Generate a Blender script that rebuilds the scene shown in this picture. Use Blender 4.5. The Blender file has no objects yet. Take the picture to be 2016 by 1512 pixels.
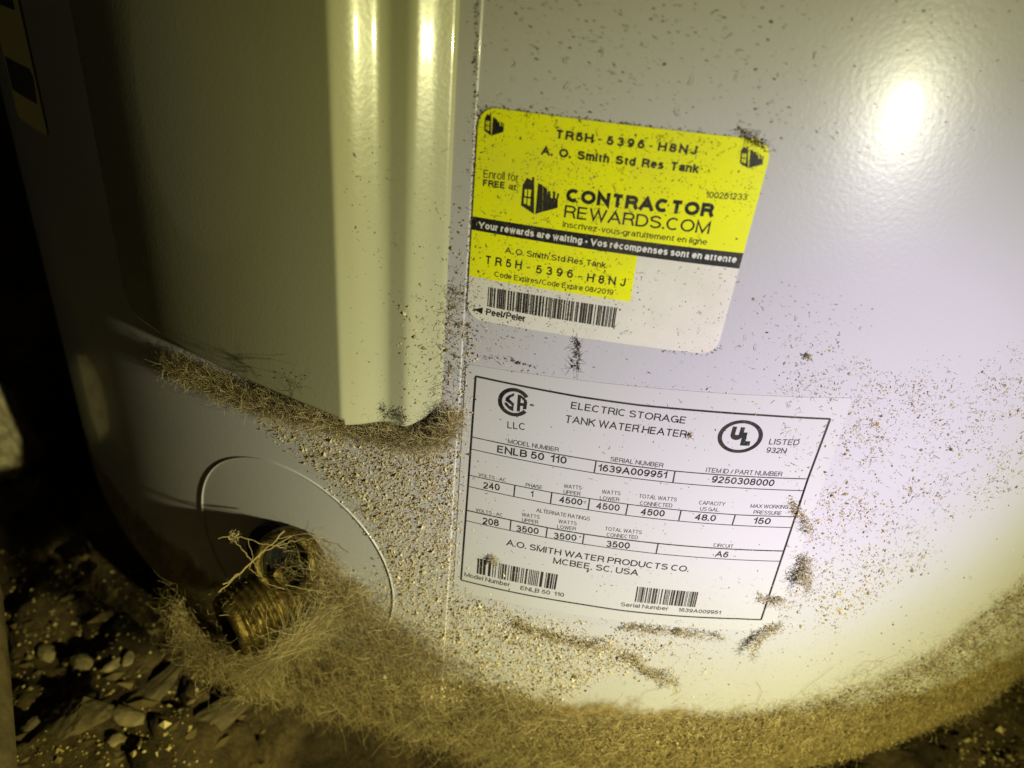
import bpy, bmesh, math, random
import numpy as np
from mathutils import Vector, Matrix

random.seed(7)
rng = np.random.default_rng(11)
scene = bpy.context.scene
COL = scene.collection

# ------------------------------------------------------------------ camera
R = 0.33                                   # radius of the tank jacket
FPX, CAM_D, YAW, PITCH, ROLL = 1467.8, 0.50631, -0.09967, 0.522961, 0.098562
cy_, sy_ = math.cos(YAW), math.sin(YAW)
cp_, sp_ = math.cos(PITCH), math.sin(PITCH)
FW = np.array([sy_ * cp_, cy_ * cp_, -sp_])
RT0 = np.array([cy_, -sy_, 0.0])
UP0 = np.cross(RT0, FW)
cr_, sr_ = math.cos(ROLL), math.sin(ROLL)
CX = cr_ * RT0 + sr_ * UP0
CY = -sr_ * RT0 + cr_ * UP0
CAMP = np.array([0.0, -CAM_D, 0.0])
cam = bpy.data.cameras.new("camera")
cam.sensor_width = 36.0
cam.lens = FPX / 2016.0 * 36.0
cam.clip_start = 0.005
cam.clip_end = 100.0
cam.dof.use_dof = True
cam.dof.focus_distance = 0.215
cam.dof.aperture_fstop = 11.0
camo = bpy.data.objects.new("camera", cam)
COL.objects.link(camo)
M = Matrix.Identity(4)
for i in range(3):
    M[i][0], M[i][1], M[i][2], M[i][3] = CX[i], CY[i], -FW[i], CAMP[i]
camo.matrix_world = M
scene.camera = camo

# ------------------------------------------------------------------ world: an unlit crawl space
w = bpy.data.worlds.new("World")
scene.world = w
w.use_nodes = True
w.node_tree.nodes["Background"].inputs[0].default_value = (0.75, 0.72, 0.35, 1)
w.node_tree.nodes["Background"].inputs[1].default_value = 0.006

# ------------------------------------------------------------------ the flashlight beam
LPOS = Vector((0.2459, -0.5438, -0.0548))
AIM = Vector((-0.0683, -0.3229, -0.2921))
CAIM = Vector((0.0785, -0.3205, -0.1014))
spot = bpy.data.lights.new("flashlight", 'SPOT')
LIGHT_W = 10.0
spot.energy = LIGHT_W
spot.shadow_soft_size = 0.004
spot.spot_size = math.radians(160)
spot.spot_blend = 0.2
lamp = bpy.data.objects.new("flashlight", spot)
COL.objects.link(lamp)
lamp.location = LPOS
lamp.rotation_euler = (AIM - LPOS).to_track_quat('-Z', 'Y').to_euler()
caxis = (lamp.rotation_euler.to_matrix().inverted() @ (CAIM - LPOS)).normalized()
spot.use_nodes = True
lt = spot.node_tree
lt.nodes.clear()
lo = lt.nodes.new("ShaderNodeOutputLight")
em = lt.nodes.new("ShaderNodeEmission")
tc = lt.nodes.new("ShaderNodeTexCoord")
def angle_ramp(axis, stops):
    """ramp over the angle between the ray and an axis of the reflector (degrees / 90)"""
    dt = lt.nodes.new("ShaderNodeVectorMath"); dt.operation = 'DOT_PRODUCT'; dt.inputs[1].default_value = axis
    ab = lt.nodes.new("ShaderNodeMath"); ab.operation = 'ABSOLUTE'
    ac = lt.nodes.new("ShaderNodeMath"); ac.operation = 'ARCCOSINE'
    dv = lt.nodes.new("ShaderNodeMath"); dv.operation = 'DIVIDE'; dv.inputs[1].default_value = math.radians(90)
    rm = lt.nodes.new("ShaderNodeValToRGB")
    lt.links.new(tc.outputs["Normal"], dt.inputs[0]); lt.links.new(dt.outputs["Value"], ab.inputs[0]); lt.links.new(ab.outputs[0], ac.inputs[0])
    lt.links.new(ac.outputs[0], dv.inputs[0]); lt.links.new(dv.outputs[0], rm.inputs[0])
    el = rm.color_ramp.elements
    while len(el) < len(stops): el.new(0.5)
    for e, (a, c) in zip(el, stops):
        e.position = a / 90.0; e.color = (*c, 1) if not isinstance(c, float) else (c, c, c, 1)
    return rm
# brightness falls off from the beam axis; the lens tints the light lilac in the middle and yellow at the rim
r_i = angle_ramp((0, 0, -1), [(0, 1.15), (10, 1.04), (18, .83), (25, .61), (32, .47), (36, .41), (40, .31), (44, .21), (54, .07), (70, .012)])
r_c = angle_ramp(tuple(caxis), [(0, (1, .935, 1.05)), (9, (1, .945, 1.03)), (12.5, (1, .98, .94)), (15.5, (1, .985, .82)), (18.5, (1, .98, .63)), (22.5, (1, .97, .47)), (30, (1, .95, .32))])
mu = lt.nodes.new("ShaderNodeVectorMath"); mu.operation = 'MULTIPLY'
lt.links.new(r_i.outputs[0], mu.inputs[0]); lt.links.new(r_c.outputs[0], mu.inputs[1])
lt.links.new(mu.outputs[0], em.inputs[0]); lt.links.new(em.outputs[0], lo.inputs[0])

# weak lamp added low on the left, standing in for bounced light
glow = bpy.data.lights.new("bounce_fill", 'POINT')
glow.energy = 0.085
glow.color = (1.0, .94, .55)
glow.shadow_soft_size = 0.14
glowo = bpy.data.objects.new("bounce_fill", glow)
COL.objects.link(glowo)
glowo.location = (-0.62, -0.44, -0.13)

scene.view_settings.view_transform = 'Standard'
scene.view_settings.look = 'None'
scene.view_settings.exposure = 0.0
scene.view_settings.gamma = 1.0
scene.render.engine = 'CYCLES'
scene.cycles.max_bounces = 6

# ------------------------------------------------------------------ helpers
def hits(px, py, rad=R):
    """pixels of the photograph -> azimuth and height on the tank of radius rad"""
    px = np.asarray(px, float); py = np.asarray(py, float)
    d = FW + CX * ((px - 1008) / FPX)[..., None] - CY * ((py - 756) / FPX)[..., None]
    a = d[..., 0] ** 2 + d[..., 1] ** 2
    b = CAMP[0] * d[..., 0] + CAMP[1] * d[..., 1]
    c = CAMP[0] ** 2 + CAMP[1] ** 2 - rad * rad
    q = b * b - a * c
    ok = q > 1e-9
    t = (-b - np.sqrt(np.maximum(q, 1e-9))) / a
    P = CAMP + d * t[..., None]
    return np.arctan2(P[..., 0], -P[..., 1]), P[..., 2], ok

def hit(px, py, rad=R):
    th, z, ok = hits(np.array([px]), np.array([py]), rad)
    return float(th[0]) * R, float(z[0])       # s (metres along the jacket), z

def cyl(s, z, h=0.0):
    th = np.asarray(s) / R
    r = R + np.asarray(h)
    return np.stack([r * np.sin(th), -r * np.cos(th), np.asarray(z) + 0 * th], -1)

def ray(px, py, dist):
    d = FW + CX * (px - 1008) / FPX - CY * (py - 756) / FPX
    d = d / np.linalg.norm(d)
    return CAMP + d * dist

def ground_at(px, py, z):
    d = FW + CX * (px - 1008) / FPX - CY * (py - 756) / FPX
    return CAMP + d * (z / d[2])

def mesh_np(name, V, F, mat, parent=None, smooth=False):
    """V (n,3), F (m,k) arrays -> one mesh object"""
    V = np.asarray(V, np.float32); F = np.asarray(F, np.int32)
    me = bpy.data.meshes.new(name)
    me.vertices.add(len(V)); me.vertices.foreach_set("co", V.ravel())
    k = F.shape[1]
    me.loops.add(F.size); me.loops.foreach_set("vertex_index", F.ravel())
    me.polygons.add(len(F))
    me.polygons.foreach_set("loop_start", np.arange(0, F.size, k, dtype=np.int32))
    try:
        me.polygons.foreach_set("loop_total", np.full(len(F), k, np.int32))
    except Exception:
        pass
    me.update(calc_edges=True)
    me.polygons.foreach_set("use_smooth", np.full(len(F), smooth))
    if mat: me.materials.append(mat)
    me.validate()
    o = bpy.data.objects.new(name, me)
    COL.objects.link(o)
    if parent is not None: o.parent = parent
    return o

def mesh_py(name, V, F, mat, parent=None, smooth=False):
    me = bpy.data.meshes.new(name)
    me.from_pydata([tuple(map(float, v)) for v in V], [], F)
    me.update()
    for p in me.polygons: p.use_smooth = smooth
    if mat: me.materials.append(mat)
    o = bpy.data.objects.new(name, me)
    COL.objects.link(o)
    if parent is not None: o.parent = parent
    return o

def thing(name, label, cat, loc=(0, 0, 0), group=None):
    o = bpy.data.objects.new(name, None)
    COL.objects.link(o); o.location = loc
    o["label"] = label; o["category"] = cat
    if group: o["group"] = group
    return o

def tag(o, label=None, cat=None, group=None, kind=None):
    if label: o["label"] = label
    if cat: o["category"] = cat
    if group: o["group"] = group
    if kind: o["kind"] = kind
    return o

def grid_faces(nu, nv):
    i = np.arange(nu - 1)[:, None] * nv + np.arange(nv - 1)[None, :]
    i = i.ravel()
    return np.stack([i, i + nv, i + nv + 1, i + 1], -1)

def smooth01(x):
    x = np.clip(x, 0, 1)
    return x * x * (3 - 2 * x)

def vnoise(x, y, scale, seed=0):
    """value noise 0..1"""
    g = np.random.default_rng(seed).random((64, 64))
    u = np.asarray(x) / scale; v = np.asarray(y) / scale
    iu = np.floor(u).astype(int); iv = np.floor(v).astype(int)
    fu = smooth01(u - iu); fv = smooth01(v - iv)
    a = g[iu % 64, iv % 64]; b = g[(iu + 1) % 64, iv % 64]
    c = g[iu % 64, (iv + 1) % 64]; d = g[(iu + 1) % 64, (iv + 1) % 64]
    return (a * (1 - fu) + b * fu) * (1 - fv) + (c * (1 - fu) + d * fu) * fv

def fbm(x, y, scale, seed=0, oct=4):
    t = 0; amp = .5; tot = 0
    for k in range(oct):
        t = t + amp * vnoise(x, y, scale / 2 ** k, seed + k); tot += amp; amp *= .55
    return t / tot

# ------------------------------------------------------------------ materials
def new_mat(name):
    m = bpy.data.materials.new(name); m.use_nodes = True
    nt = m.node_tree
    return m, nt, nt.nodes["Principled BSDF"]

def N(nt, typ, **kw):
    n = nt.nodes.new(typ)
    for k, v in kw.items(): setattr(n, k, v)
    return n

def noise(nt, scale, detail=4, rough=.5, vec=None, dist=0):
    n = N(nt, "ShaderNodeTexNoise"); n.inputs["Scale"].default_value = scale
    n.inputs["Detail"].default_value = detail; n.inputs["Roughness"].default_value = rough
    n.inputs["Distortion"].default_value = dist
    if vec is None:
        t = N(nt, "ShaderNodeTexCoord"); vec = t.outputs["Object"]
    nt.links.new(vec, n.inputs["Vector"])
    return n

def ramp(nt, src, stops):
    r = N(nt, "ShaderNodeValToRGB")
    e = r.color_ramp.elements
    while len(e) < len(stops): e.new(.5)
    for q, (p, c) in zip(e, stops):
        q.position = p; q.color = (*c, 1) if len(c) == 3 else c
    nt.links.new(src, r.inputs[0])
    return r

def bump(nt, bsdf, src, strength, dist, prev=None):
    b = N(nt, "ShaderNodeBump"); b.inputs["Strength"].default_value = strength
    b.inputs["Distance"].default_value = dist
    nt.links.new(src, b.inputs["Height"])
    if prev: nt.links.new(prev.outputs[0], b.inputs["Normal"])
    nt.links.new(b.outputs[0], bsdf.inputs["Normal"])
    return b

def paint_material(name, base, rough, peel=1.0, film=True):
    m, nt, b = new_mat(name)
    geo = N(nt, "ShaderNodeNewGeometry")
    pos = geo.outputs["Position"]
    # faint grime film: broad drifts
    n1 = noise(nt, 14, 6, .6, pos)
    film_r = ramp(nt, n1.outputs[0], [(.35, (0, 0, 0)), (.75, (1, 1, 1))])
    n2 = noise(nt, 900, 2, .5, pos)
    spk = ramp(nt, n2.outputs[0], [(.60, (0, 0, 0)), (.68, (1, 1, 1))])
    # more dirt low on the tank (it settles there)
    sp = N(nt, "ShaderNodeSeparateXYZ"); nt.links.new(pos, sp.inputs[0])
    mr = N(nt, "ShaderNodeMapRange"); mr.inputs[1].default_value = -.11; mr.inputs[2].default_value = -.27
    nt.links.new(sp.outputs[2], mr.inputs[0])
    mul = N(nt, "ShaderNodeMath", operation='MULTIPLY'); nt.links.new(film_r.outputs[0], mul.inputs[0]); nt.links.new(mr.outputs[0], mul.inputs[1])
    mx = N(nt, "ShaderNodeMixRGB"); mx.inputs[1].default_value = (*base, 1)
    mx.inputs[2].default_value = (base[0] * .80, base[1] * .76, base[2] * .60, 1)
    m2 = N(nt, "ShaderNodeMath", operation='MULTIPLY'); m2.inputs[1].default_value = .6
    nt.links.new(mul.outputs[0], m2.inputs[0]); nt.links.new(m2.outputs[0], mx.inputs[0])
    mx2 = N(nt, "ShaderNodeMixRGB"); nt.links.new(mx.outputs[0], mx2.inputs[1])
    mx2.inputs[2].default_value = (.22, .18, .11, 1)
    m3 = N(nt, "ShaderNodeMath", operation='MULTIPLY'); m3.inputs[1].default_value = .5 if film else 0
    nt.links.new(spk.outputs[0], m3.inputs[0])
    m4 = N(nt, "ShaderNodeMath", operation='MULTIPLY'); nt.links.new(m3.outputs[0], m4.inputs[0]); nt.links.new(mul.outputs[0], m4.inputs[1])
    nt.links.new(m4.outputs[0], mx2.inputs[0])
    # caked dirt on the foot, with a ragged upper limit
    mz = N(nt, "ShaderNodeMapRange"); mz.inputs[1].default_value = -.217; mz.inputs[2].default_value = -.243
    nt.links.new(sp.outputs[2], mz.inputs[0])
    n6 = noise(nt, 90, 6, .7, pos)
    ad = N(nt, "ShaderNodeMath", operation='ADD'); nt.links.new(mz.outputs[0], ad.inputs[0]); nt.links.new(n6.outputs[0], ad.inputs[1])
    rz = ramp(nt, ad.outputs[0], [(.78, (0, 0, 0)), (1.0, (1, 1, 1))])
    n7 = noise(nt, 500, 4, .6, pos)
    dc = ramp(nt, n7.outputs[0], [(.3, (.13, .09, .034)), (.7, (.33, .245, .105))])
    mx3 = N(nt, "ShaderNodeMixRGB"); nt.links.new(rz.outputs[0], mx3.inputs[0]); nt.links.new(mx2.outputs[0], mx3.inputs[1]); nt.links.new(dc.outputs[0], mx3.inputs[2])
    nt.links.new(mx3.outputs[0], b.inputs["Base Color"])
    rr_ = N(nt, "ShaderNodeMapRange"); rr_.inputs[3].default_value = rough; rr_.inputs[4].default_value = .85
    nt.links.new(rz.outputs[0], rr_.inputs[0]); nt.links.new(rr_.outputs[0], b.inputs["Roughness"])
    b.inputs["IOR"].default_value = 1.40
    b.inputs["Coat Weight"].default_value = .36 if peel > .5 else 0
    b.inputs["Coat Roughness"].default_value = .075
    pn = noise(nt, 900, 2, .45, pos)
    bp = bump(nt, b, pn.outputs[0], .27 * peel, .00012)
    n5 = noise(nt, 45, 3, .5, pos)
    bump(nt, b, n5.outputs[0], .05 * peel, .001, bp)
    return m

def print_material(name, col, rough=.45, worn=.35, wearcol=(.5, .48, .42)):
    m, nt, b = new_mat(name)
    geo = N(nt, "ShaderNodeNewGeometry")
    n1 = noise(nt, 1100, 3, .6, geo.outputs["Position"])
    r = ramp(nt, n1.outputs[0], [(.60, (0, 0, 0)), (.72, (worn, worn, worn))])
    mx = N(nt, "ShaderNodeMixRGB"); mx.inputs[1].default_value = (*col, 1); mx.inputs[2].default_value = (*wearcol, 1)
    nt.links.new(r.outputs[0], mx.inputs[0])
    n2 = noise(nt, 55, 6, .65, geo.outputs["Position"]); r2 = ramp(nt, n2.outputs[0], [(.42, (0, 0, 0)), (.8, (.55, .55, .55))])
    mx2 = N(nt, "ShaderNodeMixRGB"); nt.links.new(r2.outputs[0], mx2.inputs[0]); nt.links.new(mx.outputs[0], mx2.inputs[1])
    mx2.inputs[2].default_value = (.30 * .4 + col[0] * .6, .25 * .4 + col[1] * .6, .14 * .4 + col[2] * .6, 1)
    nt.links.new(mx2.outputs[0], b.inputs["Base Color"])
    b.inputs["Roughness"].default_value = rough
    b.inputs["Specular IOR Level"].default_value = .35
    return m

def simple(name, col, rough=.8, metal=0, spec=.3):
    m, nt, b = new_mat(name)
    b.inputs["Base Color"].default_value = (*col, 1)
    b.inputs["Roughness"].default_value = rough
    b.inputs["Metallic"].default_value = metal
    b.inputs["Specular IOR Level"].default_value = spec
    return m

def island_mat(name, stops, rough=.9, spec=.15, translucent=0):
    m, nt, b = new_mat(name)
    geo = N(nt, "ShaderNodeNewGeometry")
    r = ramp(nt, geo.outputs["Random Per Island"], stops)
    nt.links.new(r.outputs[0], b.inputs["Base Color"])
    b.inputs["Roughness"].default_value = rough
    b.inputs["Specular IOR Level"].default_value = spec
    return m

MAT = {}
MAT['paint'] = paint_material("grey_enamel", (.515, .495, .51), .30)
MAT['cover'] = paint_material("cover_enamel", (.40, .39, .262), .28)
MAT['plate'] = paint_material("rating_plate_film", (.535, .515, .505), .42, .25)
MAT['ink'] = print_material("black_ink", (.012, .012, .013), .5, .22)
MAT['ink2'] = print_material("thin_black_ink", (.02, .02, .02), .55, .4, (.5, .48, .45))
MAT['yellow'] = print_material("yellow_vinyl", (.86, .87, .008), .38, .22, (.45, .42, .05))
MAT['cream'] = print_material("white_vinyl", (.74, .70, .60), .42, .18, (.5, .45, .33))
MAT['whiteink'] = print_material("white_ink", (.78, .76, .70), .45, .2, (.3, .28, .22))
MAT['speck'] = island_mat("tan_dust", [(0, (.13, .10, .05)), (.3, (.29, .225, .115)), (.7, (.47, .375, .20)), (1, (.68, .58, .36))])
MAT['speckd'] = island_mat("dark_dust", [(0, (.045, .036, .02)), (.6, (.12, .095, .055)), (1, (.28, .22, .125))])
MAT['lint'] = island_mat("lint_fibre", [(0, (.12, .088, .04)), (.35, (.29, .225, .11)), (.8, (.47, .375, .19)), (1, (.68, .58, .35))], .75, .3)
MAT['foot'] = island_mat("foot_lint", [(0, (.07, .05, .02)), (.4, (.22, .163, .068)), (.85, (.40, .31, .145)), (1, (.62, .51, .28))], .8, .25)
MAT['lintd'] = island_mat("dark_lint_fibre", [(0, (.02, .017, .012)), (1, (.12, .10, .06))], .75, .3)
MAT['black'] = simple("black_rubber", (.008, .008, .008), .6)
# ================================================================== THE WATER HEATER
heater = thing("water_heater", "pale grey enamelled electric water heater tank standing on the dirt floor, filling the photo", "water heater", (0, 0, 0))
ZB, ZROLL = -0.281, -0.246                 # jacket bottom, start of the rolled-in rim
def r_of_z(z):
    z = np.asarray(z, float)
    t = np.clip((ZROLL - z) / (ZROLL - ZB), 0, 1)
    return R - .018 * (1 - np.sqrt(np.maximum(0, 1 - t ** 2.2)))
SEAM = -0.0322
def jacket_h(s, z):
    s = np.asarray(s, float)
    h = np.where((s < SEAM) & (s > -1.0), .00035 * smooth01((SEAM - s) / .00025), 0.0)
    # shallow waviness of the sheet
    return h + r_of_z(z) - R

def axis(*segs):
    out = []
    for a, b, st in segs:
        n = max(1, int(round((b - a) / st)))
        out += list(np.linspace(a, b, n, endpoint=False))
    return np.array(out + [segs[-1][1]])
sj = axis((-math.pi * R, -.34, .012), (-.34, -.06, .003), (-.06, SEAM - .0006, .002), (SEAM - .0006, SEAM + .0002, .0001), (SEAM + .0002, .25, .003), (.25, math.pi * R, .012))
zj = axis((ZB, ZROLL, .0015), (ZROLL, -.1, .004), (-.1, .42, .02))
S_, Z_ = np.meshgrid(sj, zj, indexing='ij')
V = cyl(S_, Z_, jacket_h(S_, Z_)).reshape(-1, 3)
jacket = mesh_np("jacket", V, grid_faces(len(sj), len(zj)), MAT['paint'], heater, True)
# lid and base pan
def lathe(name, prof, mat, parent, n=96, smooth=True):
    prof = np.array(prof); th = np.linspace(-math.pi, math.pi, n)
    V = np.stack([prof[None, :, 0] * np.sin(th)[:, None], -prof[None, :, 0] * np.cos(th)[:, None], prof[None, :, 1] + 0 * th[:, None]], -1).reshape(-1, 3)
    return mesh_np(name, V, grid_faces(n, len(prof)), mat, parent, smooth)
lathe("lid", [(R + .002, .412), (R + .003, .424), (R - .004, .432), (R - .03, .437), (.002, .445)], MAT['paint'], heater)
rb = float(r_of_z(ZB))
lathe("base_pan", [(rb - .001, ZB + .003), (rb - .006, ZB - .002), (rb - .010, ZB - .010), (.004, ZB - .012)], simple("base_steel", (.05, .045, .035), .7), heater)

# ---- raised access cover: a flat panel with a double rolled edge on its right
PSR, PSL, PZB, PCR = -.0362, -.1615, -.1190, .013
_cs = np.array([-.17, -.1600, -.1400, -.1200, -.0640, -.0606, -.0598, -.0575, -.0555, -.0537, -.0525, -.0500, -.0465, -.0443, -.0428, -.0405, -.0378, -.0367, -.0362, -.03])
_cm = np.array([.07, .15, .16, .12, .10, .10, -.82, -.90, -1.18, -1.18, -.80, .0, .0, -.86, -.94, -.70, -.66, -1.02, .0, .0])
_fs = np.linspace(-.17, -.03, 1401)
_sl = np.interp(_fs, _cs, _cm)
_sl = np.convolve(np.pad(_sl, 4, mode='edge'), np.ones(9) / 9, 'valid')
_fh = np.cumsum(_sl) * (_fs[1] - _fs[0]); _fh -= _fh[-1]
def cover_profile(s):
    return np.interp(np.asarray(s, float), _fs, _fh)
def cover_dist(s, z):
    """signed distance inside the rounded outline (only lower corners rounded)"""
    cx0 = (PSR + PSL) / 2; hw = (PSR - PSL) / 2
    # bottom edge sags slightly to the right corner
    zb = PZB - .0010 * smooth01((s + .09) / .05) - .0016 * smooth01((s + .070) / .03)
    qx = np.abs(s - cx0) - (hw - PCR)
    qz = (zb + PCR) - z
    out = np.hypot(np.maximum(qx, 0), np.maximum(qz, 0)) + np.minimum(np.maximum(qx, qz), 0)
    return PCR - out
def cover_h(s, z):
    d = cover_dist(s, z)
    # bottom and left wall rises over 3 mm, right side follows the rolled profile
    h = cover_profile(s)
    # at the lower right corner the two steps follow the rounded outline
    db = z - (PZB - .0010 * smooth01((np.asarray(s, float) + .09) / .05) - .0016 * smooth01((np.asarray(s, float) + .070) / .03))
    dl = np.asarray(s, float) - PSL
    # the bottom corner is rounded, elsewhere on the right the rolled profile itself is the wall
    wall = smooth01((np.minimum(np.where(s > -.06, np.minimum(d * 2.2 + .0004, db + .002), d), dl) + .0003) / .0050)
    return h * wall + (wall - 1) * .0012
sc_ = axis((PSL - .001, -.15, .0008), (-.15, -.07, .0016), (-.07, PSR + .001, .00035))
zc_ = axis((PZB - .0064, -.10, .0005), (-.10, -.06, .002), (-.06, .16, .006))
S_, Z_ = np.meshgrid(sc_, zc_, indexing='ij')
H_ = cover_h(S_, Z_)
V = cyl(S_, Z_, H_).reshape(-1, 3)
F = grid_faces(len(sc_), len(zc_))
keep = (cover_dist(S_, Z_).reshape(-1)[F] > -.0008).all(1)
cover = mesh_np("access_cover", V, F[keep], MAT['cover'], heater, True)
tag(cover, "raised access cover with a double rolled edge, dark and shiny on its left")

# ---- flat round disc stamped round the drain valve
DS, DZ, DR = -.0945, -.1965, .0430
def disc_h(s, z):
    # plane touching the jacket near its right rim, standing proud at the left
    return .00022 + 0 * np.asarray(s, float)
dd = []; nr, na = 26, 120
for i in range(nr + 1):
    for j in range(na + 1):
        a = 2 * math.pi * j / na
        if i < nr - 6: rr = DR * .984 * i / (nr - 6); extra = 0
        else:
            k = i - (nr - 6)                    # rolled lip
            prof = [(.984, 0), (.988, .0001), (.991, .0005), (.995, .0007), (1.0, .0002), (1.006, -.0014), (1.008, -.0080)]
            rr = DR * prof[k][0]; extra = prof[k][1]
        s = DS + rr * math.cos(a); z = DZ + rr * math.sin(a)
        dd.append(cyl(s, z, float(disc_h(s, z)) + extra + float(r_of_z(z)) - R))
disc = mesh_np("valve_disc", np.array(dd), grid_faces(nr + 1, na + 1), MAT['paint'], heater, True)

def surf_h(s, z):
    """height of whatever skin is outermost"""
    h = jacket_h(s, z)
    inside = cover_dist(s, z) > 0
    h = np.where(inside, np.maximum(h, cover_h(s, z)), h)
    ind = np.hypot(s - DS, z - DZ) < DR
    h = np.where(ind, np.maximum(h, disc_h(s, z) + r_of_z(z) - R), h)
    return h
def hit_surf(px, py):
    """photo pixel -> (s, z, h, ok) on the real skin"""
    px = np.asarray(px, float); py = np.asarray(py, float)
    h = np.zeros_like(px)
    for _ in range(6):
        d = FW + CX * ((px - 1008) / FPX)[..., None] - CY * ((py - 756) / FPX)[..., None]
        rr = R + h
        a = d[..., 0] ** 2 + d[..., 1] ** 2
        b = CAMP[0] * d[..., 0] + CAMP[1] * d[..., 1]
        c = CAMP[0] ** 2 + CAMP[1] ** 2 - rr * rr
        q = b * b - a * c; ok = q > 1e-7
        t = (-b - np.sqrt(np.maximum(q, 1e-7))) / a
        P = CAMP + d * t[..., None]
        s = np.arctan2(P[..., 0], -P[..., 1]) * R; z = P[..., 2]
        h = .5 * h + .5 * surf_h(s, z) if _ < 5 else surf_h(s, z)
    ok = ok & (z > ZB + .001)
    return s, z, h, ok

# ================================================================== PRINTING ON THE LABELS
def img2sz(pts):
    return [hit(*p) for p in pts]
def sheet(name, outline, h, mat, parent, step=.003):
    """flat film following the jacket: outline is a convex-ish polygon in (s,z)"""
    bm = bmesh.new()
    vs = [bm.verts.new((a, b, 0)) for a, b in outline]
    bm.faces.new(vs)
    s0 = min(a for a, b in outline); s1 = max(a for a, b in outline)
    n = max(1, int((s1 - s0) / step))
    for k in range(1, n):
        x = s0 + (s1 - s0) * k / n
        g = bm.verts[:] + bm.edges[:] + bm.faces[:]
        bmesh.ops.bisect_plane(bm, geom=g, plane_co=(x, 0, 0), plane_no=(1, 0, 0))
    bmesh.ops.triangulate(bm, faces=bm.faces[:])
    co = np.array([v.co[:] for v in bm.verts])
    P = cyl(co[:, 0], co[:, 1], h)
    bm.verts.index_update()
    faces = []
    for f in bm.faces:
        idx = [v.index for v in f.verts]
        if f.normal.z < 0: idx.reverse()
        faces.append(idx)
    bm.free()
    return mesh_py(name, P, faces, mat, parent)
def polys(name, plist, h, mat, parent):
    V = []; Fc = []
    for pl in plist:
        b = len(V)
        a = sum(pl[i][0] * pl[(i + 1) % len(pl)][1] - pl[(i + 1) % len(pl)][0] * pl[i][1] for i in range(len(pl)))
        if a < 0: pl = pl[::-1]
        V += [cyl(s, z, h) for s, z in pl]; Fc.append(list(range(b, b + len(pl))))
    return mesh_py(name, V, Fc, mat, parent)
def rline(p, q, w_):
    """strip between two (s,z) points, split so that it follows the curve"""
    (a, b), (c, d) = p, q
    n = max(1, int(abs(c - a) / .002)); L = math.hypot(c - a, d - b); nx, nz = -(d - b) / L * w_ / 2, (c - a) / L * w_ / 2
    out = []
    for k in range(n):
        x0, z0 = a + (c - a) * k / n, b + (d - b) * k / n; x1, z1 = a + (c - a) * (k + 1) / n, b + (d - b) * (k + 1) / n
        out.append([(x0 - nx, z0 - nz), (x1 - nx, z1 - nz), (x1 + nx, z1 + nz), (x0 + nx, z0 + nz)])
    return out
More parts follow.
